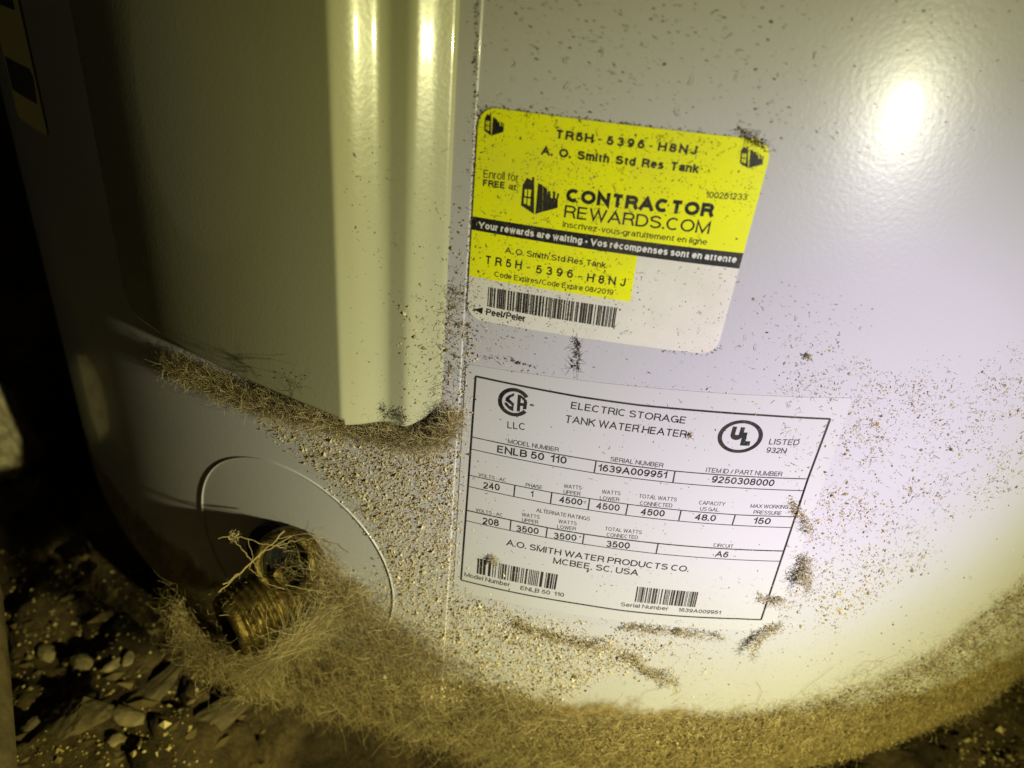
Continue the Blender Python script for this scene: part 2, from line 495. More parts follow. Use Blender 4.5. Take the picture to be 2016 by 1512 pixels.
# ------------------------------------------------------------------ a plain grotesque drawn with strokes (capital height 1)
def arc(cx, cy, rx, ry, a0, a1, n=14):
    return [(cx + rx * math.cos(math.radians(a0 + (a1 - a0) * i / n)), cy + ry * math.sin(math.radians(a0 + (a1 - a0) * i / n))) for i in range(n + 1)]
XH = .74
def bowl(x, w, y0=0, y1=XH): return arc(x + w / 2, (y0 + y1) / 2, w / 2, (y1 - y0) / 2, 0, 360, 22)
GL = {
 'A': (.86, [[(0, 0), (.43, 1), (.86, 0)], [(.15, .33), (.71, .33)]]),
 'B': (.70, [[(0, 0), (0, 1)], [(0, 1), (.42, 1)] + arc(.42, .76, .24, .24, 90, -90, 8) + [(0, .52)], [(.40, .52)] + arc(.42, .26, .28, .26, 90, -90, 8) + [(0, 0)]]),
 'C': (.80, [arc(.42, .5, .42, .5, 48, 312, 22)]),
 'D': (.78, [[(0, 0), (0, 1), (.30, 1)] + arc(.32, .5, .46, .5, 90, -90, 16) + [(0, 0), (0, .1)]]),
 'E': (.66, [[(.66, 0), (0, 0), (0, 1), (.64, 1)], [(0, .52), (.60, .52)]]),
 'F': (.60, [[(0, 0), (0, 1), (.60, 1)], [(0, .50), (.52, .50)]]),
 'G': (.86, [arc(.43, .5, .43, .5, 46, 350, 22) + [(.84, .46), (.46, .46)], [(.85, .0), (.85, .46)]]),
 'H': (.74, [[(0, 0), (0, 1)], [(.74, 0), (.74, 1)], [(0, .53), (.74, .53)]]),
 'I': (.0, [[(0, 0), (0, 1)]]),
 'J': (.50, [[(.50, 1), (.50, .28)] + arc(.25, .27, .25, .27, 0, -180, 10)]),
 'K': (.74, [[(0, 0), (0, 1)], [(.70, 1), (0, .36)], [(.27, .60), (.74, 0)]]),
 'L': (.56, [[(0, 1), (0, 0), (.56, 0)]]),
 'M': (.90, [[(0, 0), (0, 1), (.45, .02), (.90, 1), (.90, 0)]]),
 'N': (.74, [[(0, 0), (0, 1), (.74, 0), (.74, 1)]]),
 'O': (.90, [arc(.45, .5, .45, .5, 0, 360, 28)]),
 'P': (.68, [[(0, 0), (0, 1), (.40, 1)] + arc(.40, .73, .28, .27, 90, -90, 10) + [(0, .46)]]),
 'R': (.72, [[(0, 0), (0, 1), (.42, 1)] + arc(.44, .74, .26, .26, 90, -90, 10) + [(0, .48)], [(.38, .48), (.58, .42), (.66, .28), (.68, .1), (.74, 0)]]),
 'S': (.72, [arc(.36, .755, .34, .245, 20, 215, 14) + arc(.36, .265, .36, .265, 62, -160, 16)]),
 'T': (.72, [[(0, 1), (.72, 1)], [(.36, 1), (.36, 0)]]),
 'U': (.74, [[(0, 1), (0, .34)] + arc(.37, .34, .37, .34, 180, 360, 14) + [(.74, 1)]]),
 'V': (.80, [[(0, 1), (.40, 0), (.80, 1)]]),
 'W': (1.16, [[(0, 1), (.28, 0), (.58, 1), (.88, 0), (1.16, 1)]]),
 'X': (.78, [[(0, 0), (.78, 1)], [(0, 1), (.78, 0)]]), 'Y': (.80, [[(0, 1), (.40, .42), (.80, 1)], [(.40, .42), (.40, 0)]]),
 '0': (.58, [arc(.29, .5, .29, .5, 0, 360, 24)]), '1': (.30, [[(0, .74), (.16, .80), (.28, 1), (.28, 0)]]),
 '2': (.58, [arc(.29, .72, .28, .28, 170, -30, 12) + [(.30, .33), (.04, .10), (0, 0), (.58, 0)]]),
 '3': (.58, [arc(.28, .75, .26, .25, 165, -70, 12) + [(.22, .52)], [(.22, .52)] + arc(.29, .27, .29, .27, 80, -165, 14)]),
 '4': (.60, [[(.44, 0), (.44, 1), (0, .30), (.62, .30)]]),
 '5': (.58, [[(.54, 1), (.12, 1), (.04, .50)] + arc(.28, .32, .30, .32, 130, -160, 16)]),
 '6': (.58, [arc(.31, .72, .25, .28, 25, 120, 8) + arc(.29, .42, .29, .40, 150, 190, 5), arc(.29, .32, .29, .32, 0, 360, 22)]),
 '7': (.58, [[(0, 1), (.58, 1), (.34, .55), (.20, 0)]]),
 '8': (.58, [arc(.29, .76, .25, .24, 0, 360, 20), arc(.29, .27, .29, .27, 0, 360, 22)]),
 '9': (.58, [arc(.27, .28, .25, .28, 205, 300, 8) + arc(.29, .58, .29, .40, -30, 10, 5), arc(.29, .68, .29, .32, 0, 360, 22)]),
 '.': (.0, [[(0, 0), (0, .05)]]), ',': (.06, [[(.06, .05), (.06, -.03), (0, -.16)]]), '-': (.30, [[(0, .38), (.30, .38)]]), ':': (.0, [[(0, 0), (0, .05)], [(0, .60), (0, .65)]]),
 '/': (.34, [[(0, -.02), (.34, 1.02)]]), '•': (.22, [arc(.11, .42, .07, .07, 0, 360, 10)]),
 '®': (.62, [arc(.31, .6, .31, .31, 0, 360, 16), [(.22, .45), (.22, .76), (.36, .76), (.36, .62), (.22, .62)], [(.3, .62), (.38, .45)]]),
 'a': (.50, [[(.03, XH * .74)] + arc(.26, XH * .72, .22, XH * .28, 160, 20, 8) + [(.49, XH * .6), (.49, .10), (.54, 0)], [(.49, XH * .58), (.2, XH * .5)] + arc(.19, .22, .19, .2, 110, 290, 10) + [(.38, .08), (.49, .28)]]),
 'b': (.52, [[(0, 0), (0, 1)], bowl(0, .52)]), 'c': (.48, [arc(.27, XH / 2, .27, XH / 2, 50, 310, 18)]),
 'd': (.52, [[(.52, 0), (.52, 1)], bowl(0, .52)]),
 'e': (.54, [[(0, XH * .52), (.54, XH * .52)] + arc(.27, XH / 2, .27, XH / 2, 8, 318, 22)]),
 'f': (.26, [[(.12, 0), (.12, .84)] + arc(.26, .84, .14, .16, 180, 95, 5), [(0, XH), (.28, XH)]]),
 'g': (.52, [bowl(0, .52), [(.52, XH), (.52, -.06)] + arc(.27, -.06, .25, .18, 0, -155, 8)]),
 'h': (.48, [[(0, 0), (0, 1)], [(0, .46)] + arc(.24, .48, .24, XH - .48, 180, 0, 10) + [(.48, 0)]]),
 'i': (.0, [[(0, 0), (0, XH)], [(0, .95), (0, 1)]]), 'k': (.46, [[(0, 0), (0, 1)], [(.42, XH), (0, .27)], [(.17, .46), (.47, 0)]]), 'l': (.0, [[(0, 0), (0, 1)]]),
 'm': (.82, [[(0, 0), (0, XH)], [(0, .48)] + arc(.205, .50, .205, XH - .50, 180, 0, 10) + [(.41, 0)], [(.41, .48)] + arc(.615, .50, .205, XH - .50, 180, 0, 10) + [(.82, 0)]]),
 'n': (.48, [[(0, 0), (0, XH)], [(0, .46)] + arc(.24, .48, .24, XH - .48, 180, 0, 10) + [(.48, 0)]]),
 'o': (.54, [bowl(0, .54)]), 'p': (.52, [[(0, -.24), (0, XH)], bowl(0, .52)]), 'q': (.52, [[(.52, -.24), (.52, XH)], bowl(0, .52)]),
 'r': (.26, [[(0, 0), (0, XH)], [(0, .42), (.08, .64), (.28, XH - .01)]]),
 's': (.46, [arc(.23, XH * .76, .21, XH * .24, 25, 215, 12) + arc(.23, XH * .27, .23, XH * .27, 62, -155, 12)]),
 't': (.26, [[(.11, .94), (.11, .12), (.16, .01), (.28, 0)], [(-.06, XH), (.30, XH)]]),
 'u': (.48, [[(0, XH), (0, .26)] + arc(.24, .26, .24, .26, 180, 360, 10) + [(.48, XH)], [(.48, 0), (.48, .3)]]),
 'v': (.48, [[(0, XH), (.24, 0), (.48, XH)]]), 'w': (.74, [[(0, XH), (.18, 0), (.37, XH), (.56, 0), (.74, XH)]]), 'x': (.48, [[(0, 0), (.48, XH)], [(0, XH), (.48, 0)]]),
 'y': (.48, [[(0, XH), (.25, .02)], [(.48, XH), (.22, -.14), (.04, -.22)]]), 'z': (.46, [[(0, XH), (.46, XH), (0, 0), (.46, 0)]]),
}
GL['é'] = (GL['e'][0], GL['e'][1] + [[(.22, .88), (.36, 1.08)]])
def stroke_polys(pts, w_):
    """thick polyline with mitred joints -> quads"""
    P = [p for i, p in enumerate(pts) if i == 0 or math.hypot(p[0] - pts[i - 1][0], p[1] - pts[i - 1][1]) > 1e-5]
    if len(P) < 2: return []
    closed = math.hypot(P[0][0] - P[-1][0], P[0][1] - P[-1][1]) < 1e-4 and len(P) > 3
    n = len(P); L = []; Rr = []
    def nrm_(a, b):
        d = math.hypot(b[0] - a[0], b[1] - a[1]); return (-(b[1] - a[1]) / d, (b[0] - a[0]) / d)
    for i in range(n):
        if closed and i in (0, n - 1): n0 = nrm_(P[-2], P[-1]); n1 = nrm_(P[0], P[1])
        else:
            n0 = nrm_(P[max(i - 1, 0)], P[max(i, 1)]); n1 = nrm_(P[min(i, n - 2)], P[min(i + 1, n - 1)])
        mx, my = n0[0] + n1[0], n0[1] + n1[1]; m = math.hypot(mx, my)
        if m < .3: mx, my = n1; k = 1
        else:
            mx /= m; my /= m; k = min(1 / max(mx * n1[0] + my * n1[1], .3), 2.6)
        L.append((P[i][0] + mx * k * w_ / 2, P[i][1] + my * k * w_ / 2)); Rr.append((P[i][0] - mx * k * w_ / 2, P[i][1] - my * k * w_ / 2))
    return [[Rr[i], Rr[i + 1], L[i + 1], L[i]] for i in range(n - 1)]
def lettering(txt, A, B, cap, h, mat, parent, bold=0.0, name="lettering", space=1.0):
    """txt between the pixel baselines A and B with capital height cap (pixels of the photograph)"""
    sw = .128 + bold * 3.4
    x = 0; plist = []
    gap = .07 + .05 * space + (space - 1) * .9
    for ch in txt:
        if ch == ' ': x += .34 + (space - 1) * .3; continue
        wd, strokes = GL[ch]
        for st in strokes:
            q = []
            for (a, b) in st:
                yy = sw / 2 + b * (1 - sw) if b >= 0 else sw / 2 + b
                q.append((x + sw / 2 + a, yy))
            # free ends keep the full height of straight stems
            if len(q) >= 2 and not (abs(q[0][0] - q[-1][0]) < 1e-4 and abs(q[0][1] - q[-1][1]) < 1e-4):
                for e, f_ in ((0, 1), (-1, -2)):
                    dx, dy = q[e][0] - q[f_][0], q[e][1] - q[f_][1]; d = math.hypot(dx, dy)
                    if st[e][1] in (0, 1, XH) or ch in '.:i' : 
                        if abs(dy) > .3 * abs(dx): k = sw / 2 / d; q[e] = (q[e][0] + dx * k * .98, q[e][1] + dy * k * .98)
                    elif ch in 'EFTLZz4-' or (abs(dy) < 1e-6): pass
            plist += stroke_polys(q, sw)
        x += wd + sw + gap
    x -= gap
    allp = [p for pl in plist for p in pl]; x0 = min(p[0] for p in allp); x1 = max(p[0] for p in allp)
    s0, z0 = hit(*A); s1, z1 = hit(*B); sc, zc = hit(A[0], A[1] - cap); caph = math.hypot(sc - s0, zc - z0)
    L = math.hypot(s1 - s0, z1 - z0); kx = L / (x1 - x0); ux, uz = (s1 - s0) / L, (z1 - z0) / L
    V = []; Fc = []
    for i, pl in enumerate(plist):
        b = len(V)
        for (a, c) in pl:
            X = (a - x0) * kx; Z = c * caph; V.append((s0 + X * ux - Z * uz, z0 + X * uz + Z * ux))
        area = sum(V[b + j][0] * V[b + (j + 1) % 4][1] - V[b + (j + 1) % 4][0] * V[b + j][1] for j in range(4))
        Fc.append([b, b + 1, b + 2, b + 3] if area > 0 else [b + 3, b + 2, b + 1, b])
    V = np.array(V)
    # overlapping strokes of one letter: give every quad a hair of its own so that none share a plane
    hh = h + np.repeat((np.arange(len(plist)) % 7) * 1.5e-6, 4)
    return mesh_py(name, cyl(V[:, 0], V[:, 1], hh), Fc, mat, parent)

# ------------------------------------------------------------------ yellow rewards sticker
HY = .00022 
def A_(x, y): return (900 + x / 2.908, 190 + y / 2.908)
TLs, TRs = -.0322 + .0006, hit(1519, 297)[0] * .5 + hit(1462, 527)[0] * .5
zT = .5 * (hit(965, 211)[1] + hit(1457, 271)[1]); zB = (hit(945, 626)[1] + hit(1202, 675)[1] + hit(1395, 695)[1]) / 3
# corner points measured one by one, the sides follow the film
cTL = hit(944, 208); cTR = hit(1523, 277); cBR = hit(1409, 698); cBL = hit(919, 625)
def lerp(p, q, t): return (p[0] + (q[0] - p[0]) * t, p[1] + (q[1] - p[1]) * t)
def rounded(c, r):
    out = []
    n = len(c)
    for i in range(n):
        p, q, q2 = Vector(c[i - 1]), Vector(c[i]), Vector(c[(i + 1) % n])
        a = (p - q).normalized(); b = (q2 - q).normalized(); ang = a.angle(b) / 2
        t = r / math.tan(ang); cen = q + (a + b).normalized() * (r / math.sin(ang))
        p0 = q + a * t; p1 = q + b * t
        a0 = math.atan2(p0.y - cen.y, p0.x - cen.x); a1 = math.atan2(p1.y - cen.y, p1.x - cen.x)
        da = (a1 - a0 + math.pi) % (2 * math.pi) - math.pi
        for k in range(7):
            t_ = a0 + da * k / 6
            out.append((cen.x + r * math.cos(t_), cen.y + r * math.sin(t_)))
    return out
sticker_o = rounded([cBL, cBR, cTR, cTL], .0042)
sticker = sheet("rewards_sticker", sticker_o, HY, MAT['cream'], heater, .002)
tag(sticker, "yellow and white rewards sticker with rounded corners beside the jacket seam")
def clip_poly(poly, a, b, keep_left=True):
    """keep the part of poly on the left of a->b"""
    out = []; f = lambda p: (b[0] - a[0]) * (p[1] - a[1]) - (b[1] - a[1]) * (p[0] - a[0])
    for i in range(len(poly)):
        p, q = poly[i], poly[(i + 1) % len(poly)]; fp, fq = f(p), f(q)
        if fp >= 0: out.append(p)
        if (fp >= 0) != (fq >= 0):
            t = fp / (fp - fq); out.append(lerp(p, q, t))
    return out
st_tl, st_tr, st_bl, st_br = hit(934, 425.6), hit(1467, 498), hit(931, 452), hit(1462, 529)
inset = lambda pl: pl
up = clip_poly(sticker_o, st_tl, st_tr)
sheet("yellow_field", up, HY + .00004, MAT['yellow'], sticker, .002)
band = clip_poly(clip_poly(sticker_o, st_tr, st_tl), st_bl, st_br)
sheet("black_band", band, HY + .00004, MAT['ink'], sticker, .002)
yb_tr, yb_br, yb_bl = hit(*A_(1032, 908)), hit(*A_(991, 1173)), hit(*A_(75, 1026))
yl = clip_poly(sticker_o, st_br, st_bl)
yl = clip_poly(yl, yb_bl, yb_br); yl = clip_poly(yl, yb_br, yb_tr)
sheet("yellow_code_field", yl, HY + .00004, MAT['yellow'], sticker, .002)
HT = HY + .00009
def yt(txt, x0, y0, x1, y1, cap, bold=0, mat='ink', **k):
    return lettering(txt, A_(x0, y0), A_(x1, y1), cap / 2.908, HT, MAT[mat], sticker, bold, **k)
yt("TR5H", 568, 238, 778, 266, 52, .034, space=1.1); yt("-", 806, 262, 823, 264, 44, .02)
yt("5396", 855, 275, 1070, 299, 52, .034, space=1.3); yt("-", 1098, 300, 1116, 302, 44, .02)
yt("H8NJ", 1147, 309, 1368, 333, 52, .034, space=1.2)
yt("A.  O.  Smith  Std  Res  Tank", 480, 331, 1380, 438, 50, .034)
yt("Enroll for", 153, 463, 352, 486, 46, -.004)
yt("FREE", 150, 510, 272, 526, 38, .03); yt("at:", 295, 529, 347, 540, 36, 0)
yt("CONTRACTOR", 622, 600, 1466, 690, 78, .046)
yt("REWARDS.COM", 612, 690, 1440, 785, 72, .004)
yt("Inscrivez-vous gratuitement en ligne", 605, 745, 1427, 848, 34, 0)
yt("100261233", 1420, 578, 1655, 592, 37, .004)
yt("Your rewards are waiting • Vos récompenses sont en attente", 122, 750, 1595, 950, 38, .03, 'whiteink')
yt("A. O. Smith Std Res Tank", 275, 893, 850, 980, 34, .008)
yt("TR5H", 165, 955, 370, 988, 48, .018, space=1.5); yt("-", 400, 992, 418, 994, 40, .01)
yt("5396", 452, 1010, 662, 1038, 48, .018, space=1.5); yt("-", 693, 1044, 715, 1047, 40, .01)
yt("H8NJ", 742, 1057, 960, 1086, 48, .018, space=1.5)
yt("Code Expires/Code Expire 08/2019", 215, 1029, 892, 1135, 31, .002)
yt("Peel/Peler", 168, 1248, 390, 1288, 38, .016)
polys("peel_arrow", [[hit(*A_(97, 1217)), hit(*A_(150, 1206)), hit(*A_(145, 1243))]], HT, MAT['ink'], sticker)
def barcode(tl, tr, br, bl, nbars, seed, parent, h, name="barcode"):
    rg = random.Random(seed); x = 0; bars = []
    while x < nbars:
        w_ = rg.choice([1, 1, 1, 2, 2, 3]); bars.append((x, x + w_)); x += w_ + rg.choice([1, 1, 1, 2, 2, 3])
    T = bars[-1][1]; pl = []
    TL, TR, BR, BL = hit(*tl), hit(*tr), hit(*br), hit(*bl)
    for a, b in bars:
        a /= T; b /= T
        pl.append([lerp(BL, BR, a), lerp(BL, BR, b), lerp(TL, TR, b), lerp(TL, TR, a)])
    return polys(name, pl, h, MAT['ink'], parent)
barcode(A_(182, 1088), A_(916, 1207), A_(899, 1322), A_(176, 1200), 190, 3, sticker, HT)
# house logo (pixels of a zoom: big one), mapped into each place
LOGO = [[(820, 1030), (812, 1270), (960, 1390), (962, 1000), (938, 972), (938, 932), (962, 932), (962, 975), (962, 985), (875, 940)],
        [(1010, 1005), (975, 1390), (1000, 1380), (1062, 1360), (1066, 1032)], [(1072, 1040), (1066, 1360), (1125, 1345), (1120, 1075)],
        [(1120, 1200), (1125, 1345), (1162, 1335), (1166, 1190), (1160, 1105), (1130, 1108)],
        [(1166, 1190), (1160, 1336), (1250, 1310), (1252, 1200), (1215, 1195)],
        [(1194, 1100), (1190, 1196), (1216, 1196), (1224, 1115)], [(1246, 1132), (1236, 1205), (1254, 1205), (1270, 1137)]]
PANES = [[(845, 1082), (842, 1165), (868, 1170), (875, 1085)], [(890, 1080), (884, 1172), (914, 1178), (925, 1092)],
         [(836, 1185), (832, 1255), (862, 1264), (866, 1190)], [(880, 1192), (876, 1275), (908, 1288), (916, 1200)]]
def house(x0, y0, x1, y1):
    f = lambda p: hit(x0 + (p[0] - 800) / 470 * (x1 - x0), y0 + (p[1] - 932) / 458 * (y1 - y0))
    L = [[(820, 1030), (800, 1282), (960, 1390), (962, 992), (935, 975), (875, 940)], [(936, 935), (936, 980), (962, 990), (962, 932)]]
    o = polys("house_logo", [[f(p) for p in q] for q in L + LOGO[1:]], HT, MAT['ink'], sticker)
    polys("logo_window_panes", [[f(p) for p in q] for q in PANES], HT + .00004, MAT['yellow'], sticker)
house(900 + 797 / 6.3, 200 + 932 / 6.3, 900 + 1270 / 6.3, 200 + 1393 / 6.3)
house(900 + 340 / 6.3, 200 + 145 / 6.3, 900 + 590 / 6.3, 200 + 422 / 6.3)
house(1200 + 1520 / 5.93, 240 + 280 / 5.93, 1200 + 1798 / 5.93, 240 + 538 / 5.93)

# ------------------------------------------------------------------ rating plate
HP = .00018
pTL, pTR, pBR, pBL = hit(918, 716), hit(1678, 783), hit(1522, 1240), hit(893, 1160)
plate_o = rounded([pBL, pBR, pTR, pTL], .0012)
plate = sheet("rating_plate", plate_o, HP, MAT['plate'], heater, .002)
tag(plate, "off-white rating plate with a black ruled frame below the yellow sticker")
HT2 = HP + .00005
def B_(x, y): return (880 + x / 2.52, 710 + y / 2.52)
def pt(txt, x0, y0, x1, y1, cap, bold=0, mat='ink', **k):
    return lettering(txt, B_(x0, y0), B_(x1, y1), cap / 2.52, HT2, MAT[mat], plate, bold, **k)
PXM = .000143
def poly_line(pts, wpx):
    q = img2sz(pts); out = []
    for a, b in zip(q[:-1], q[1:]): out += rline(a, b, wpx * PXM)
    return out
fr = []
fr += poly_line([(937, 740), (1037, 761), (1139, 780), (1260, 797), (1382, 808), (1500, 816.5), (1634, 824)], 4.2)
fr += poly_line([(1634, 824), (1590, 942), (1498, 1219)], 4.2)
fr += poly_line([(937, 740), (922, 957), (908, 1141)], 4.2)
fr += poly_line([(908, 1141), (1015, 1166), (1150, 1189.5), (1222, 1200.6), (1340, 1212), (1450, 1217), (1498, 1219)], 3.8)
polys("frame_rule", fr, HT2, MAT['ink'], plate)
def zrow(pts): return sum(hit(*p)[1] for p in pts) / len(pts)
LN = {1: ([(929.8, 859.5), (1174, 906.3), (1329, 926.6), (1590, 942)], 2.4), 2: ([(926.8, 883), (1171, 930.5), (1325, 949.5), (1580.9, 965)], 2.0),
      3: ([(923.8, 934.5), (1014.3, 954.5), (1086.8, 968.7), (1161.2, 980.6), (1236, 991.8), (1341, 1003.7), (1447.5, 1012.4), (1564.5, 1016.3)], 2.2),
      4: ([(922, 956.5), (1013, 977), (1084, 991), (1159, 1003), (1232, 1013.5), (1337, 1025), (1442, 1033), (1558.6, 1037.8)], 2.0),
      5: ([(919.3, 1003.7), (1006.4, 1023), (1077.8, 1037.9), (1150, 1050.5), (1295.8, 1069), (1420, 1079), (1540.7, 1083.8)], 3.0),
      6: ([(917.6, 1024), (1004.5, 1043.5), (1076, 1057.5), (1147, 1070), (1292, 1089), (1415, 1099), (1534.8, 1104)], 2.0)}
rules = []
for k, (pts, wd) in LN.items(): rules += poly_line(pts, wd)
for a, b, c, d in [(1174, 906, 1170, 930), (1329, 926.6, 1324.5, 949.5), (1014.3, 954.5, 1012, 976.5), (1086.8, 968.7, 1084, 990.5), (1161.2, 980.6, 1158, 1002.5),
                   (1236.3, 991.8, 1232, 1013), (1341, 1003.7, 1336, 1024.7), (1447.5, 1012.4, 1441, 1033), (1006.4, 1023, 1004.5, 1043), (1077.8, 1037.9, 1075, 1057.5),
                   (1150, 1050.5, 1147, 1070), (1295.8, 1069, 1291.5, 1089)]:
    rules += [q for q in poly_line([(a, b), (c, d)], 2.6)]
polys("ruled_lines", rules, HT2, MAT['ink2'], plate)
for a in [("ELECTRIC STORAGE", 614, 236, 1180, 311, 35, .006), ("TANK WATER HEATER", 588, 303, 1187, 381, 36, .006), ("LLC", 301, 333, 386, 343, 34, .002),
          ("MODEL NUMBER", 303, 407, 555, 451, 22, .002), ("ENLB 50  110", 249, 453, 592, 511, 36, .014), ("SERIAL NUMBER", 810, 496, 1072, 528, 22, .002),
          ("1639A009951", 748, 544, 1088, 582, 34, .014), ("ITEM ID / PART NUMBER", 1283, 551, 1660, 572, 23, .002), ("9250308000", 1310, 602, 1618, 621, 33, .014),
          ("VOLTS - AC", 156, 571, 292, 600, 17, 0), ("240", 180, 632, 263, 643, 33, .014), ("PHASE", 391, 622, 472, 636, 18, 0), ("1", 415, 672, 428, 674, 29, .010),
          ("WATTS", 580, 629, 668, 638, 19, 0), ("UPPER", 578, 657, 662, 669, 19, 0), ("4500", 554, 701, 670, 716, 31, .014),
          ("WATTS", 768, 657, 860, 666, 19, 0), ("LOWER", 758, 688, 855, 697, 19, 0), ("4500", 737, 733, 855, 744, 32, .014),
          ("TOTAL WATTS", 952, 678, 1138, 697, 19, 0), ("CONNECTED", 956, 714, 1116, 726, 19, 0), ("4500", 957, 762, 1077, 772, 32, .014),
          ("CAPACITY", 1248, 711, 1378, 719, 19, 0), ("US GAL.", 1254, 741, 1350, 747, 18, 0), ("48.0", 1224, 788, 1330, 795, 31, .014),
          ("MAX WORKING", 1503, 727, 1690, 733, 18, 0), ("PRESSURE", 1518, 758, 1655, 764, 18, 0), ("150", 1515, 806, 1600, 810, 30, .014),
          ("ALTERNATE RATINGS", 443, 748, 708, 792, 19, 0), ("VOLTS - AC", 143, 746, 276, 772, 16, 0), ("208", 177, 808, 258, 820, 33, .014),
          ("WATTS", 372, 770, 460, 783, 18, 0), ("UPPER", 373, 796, 453, 809, 18, 0), ("3500", 345, 845, 455, 859, 31, .014),
          ("WATTS", 553, 803, 643, 815, 18, 0), ("LOWER", 547, 830, 640, 841, 18, 0), ("3500", 530, 881, 642, 892, 31, .014),
          ("TOTAL WATTS", 784, 839, 965, 859, 18, 0), ("CONNECTED", 792, 869, 946, 884, 18, 0), ("3500", 790, 921, 905, 931, 31, .014),
          ("CIRCUIT", 1320, 921, 1416, 927, 17, 0), ("A6", 1327, 970, 1391, 975, 29, .014),
          ("A.O. SMITH WATER PRODUCTS CO.", 294, 913, 1196, 1046, 30, .008), ("MCBEE, SC. USA", 526, 1003, 947, 1065, 30, .008),
          ("Model Number", 87, 1067, 312, 1120, 21, .004), ("ENLB 50  110", 365, 1134, 580, 1170, 20, .008),
          ("Serial Number", 861, 1215, 1096, 1237, 19, .004), ("1639A009951", 1145, 1242, 1355, 1256, 18, .008)]:
    pt(*a[:7], mat='ink' if a[5] > 24 else 'ink2')
q6 = lambda x, y: (900 + x / 6.72, 1060 + y / 6.72); q7 = lambda x, y: (1150 + x / 6.72, 1060 + y / 6.72)
barcode(q6(275, 255), q6(1335, 472), q6(1300, 672), q6(262, 457), 92, 5, plate, HT2)
barcode(q7(702, 630), q7(1512, 703), q7(1466, 903), q7(668, 832), 96, 9, plate, HT2)
# approval marks
def ring_poly(cen, ex, ez, k0, k1, a0, a1, n=48):
    """ring in the frame of the two measured half axes"""
    out = []
    P = lambda a, k: (cen[0] + math.cos(a) * ex[0] * k + math.sin(a) * ez[0] * k, cen[1] + math.cos(a) * ex[1] * k + math.sin(a) * ez[1] * k)
    for i in range(n):
        t0 = a0 + (a1 - a0) * i / n; t1 = a0 + (a1 - a0) * (i + 1) / n
        out.append([P(t0, k0), P(t1, k0), P(t1, k1), P(t0, k1)])
    return out
c_ = hit(900 + 757 / 6.72, 730 + 412 / 6.72); lf = hit(900 + 541 / 6.72, 730 + 385 / 6.72); tp = hit(900 + 765 / 6.72, 730 + 221 / 6.72)
rad_c = .5 * (abs(c_[0] - lf[0]) + abs(tp[1] - c_[1]))
polys("certification_mark_ring", ring_poly(c_, (rad_c * .99, 0), (0, rad_c * .99), .75, 1.0, math.radians(34), math.radians(326)), HT2, MAT['ink'], plate)
def Z1(x, y): return hit(900 + x / 6.72, 730 + y / 6.72)
S_strokes = [[(762, 292), (768, 292), (758, 345), (700, 352), (640, 395), (640, 375), (668, 320), (715, 295)], [(640, 392), (700, 350), (768, 450), (705, 428)],
             [(640, 412), (640, 440), (700, 500), (745, 530), (755, 470), (700, 460), (660, 425)], [(705, 428), (768, 450), (760, 500), (745, 528), (700, 462)]]
S2 = [[(762, 290), (752, 330), (712, 345), (690, 320)], [(690, 318), (715, 345), (690, 370), (642, 392), (648, 352)], [(642, 392), (690, 365), (756, 430), (748, 480), (700, 430)],
      [(748, 470), (745, 532), (690, 505), (700, 460)], [(700, 462), (690, 506), (632, 440), (632, 412), (660, 415)]]
A2 = [[(808, 308), (850, 318), (832, 535), (792, 530)], [(850, 318), (905, 365), (888, 398), (845, 350)], [(905, 365), (930, 410), (918, 505), (872, 505), (888, 398)], [(842, 420), (888, 425), (884, 462), (838, 458)]]
polys("certification_mark_letters", [[Z1(*p) for p in q] for q in S2 + A2], HT2, MAT['ink'], plate)
lettering("®", (900 + 962 / 6.72, 730 + 470 / 6.72), (900 + 1018 / 6.72, 730 + 480 / 6.72), 6.5, HT2, MAT['ink2'], plate)
Z3 = lambda x, y: hit(1380 + x / 6.72, 800 + y / 6.72)
c2 = Z3(522, 393); l2 = Z3(215, 408); r2 = Z3(825, 370); t2 = Z3(585, 178); b2 = Z3(470, 610)
ex = ((r2[0] - l2[0]) / 2, 0); ez = (0, (t2[1] - b2[1]) / 2)
c2 = ((l2[0] + r2[0]) / 2, (t2[1] + b2[1]) / 2)
polys("listing_mark_ring", ring_poly(c2, ex, ez, .81, 1.0, 0, 2 * math.pi, 64), HT2, MAT['ink'], plate)
Zp = lambda x, y: (1380 + x / 6.72, 800 + y / 6.72)
lettering("U", Zp(372, 432), Zp(532, 446), 172 / 6.72, HT2, MAT['ink'], plate, .075)
lettering("L", Zp(513, 512), Zp(637, 517), 172 / 6.72, HT2, MAT['ink'], plate, .065)
lettering("LISTED", Zp(892, 497), Zp(1288, 510), 11, HT2, MAT['ink2'], plate, .004)
lettering("932N", Zp(856, 606), Zp(1115, 620), 10.5, HT2, MAT['ink2'], plate, .004)

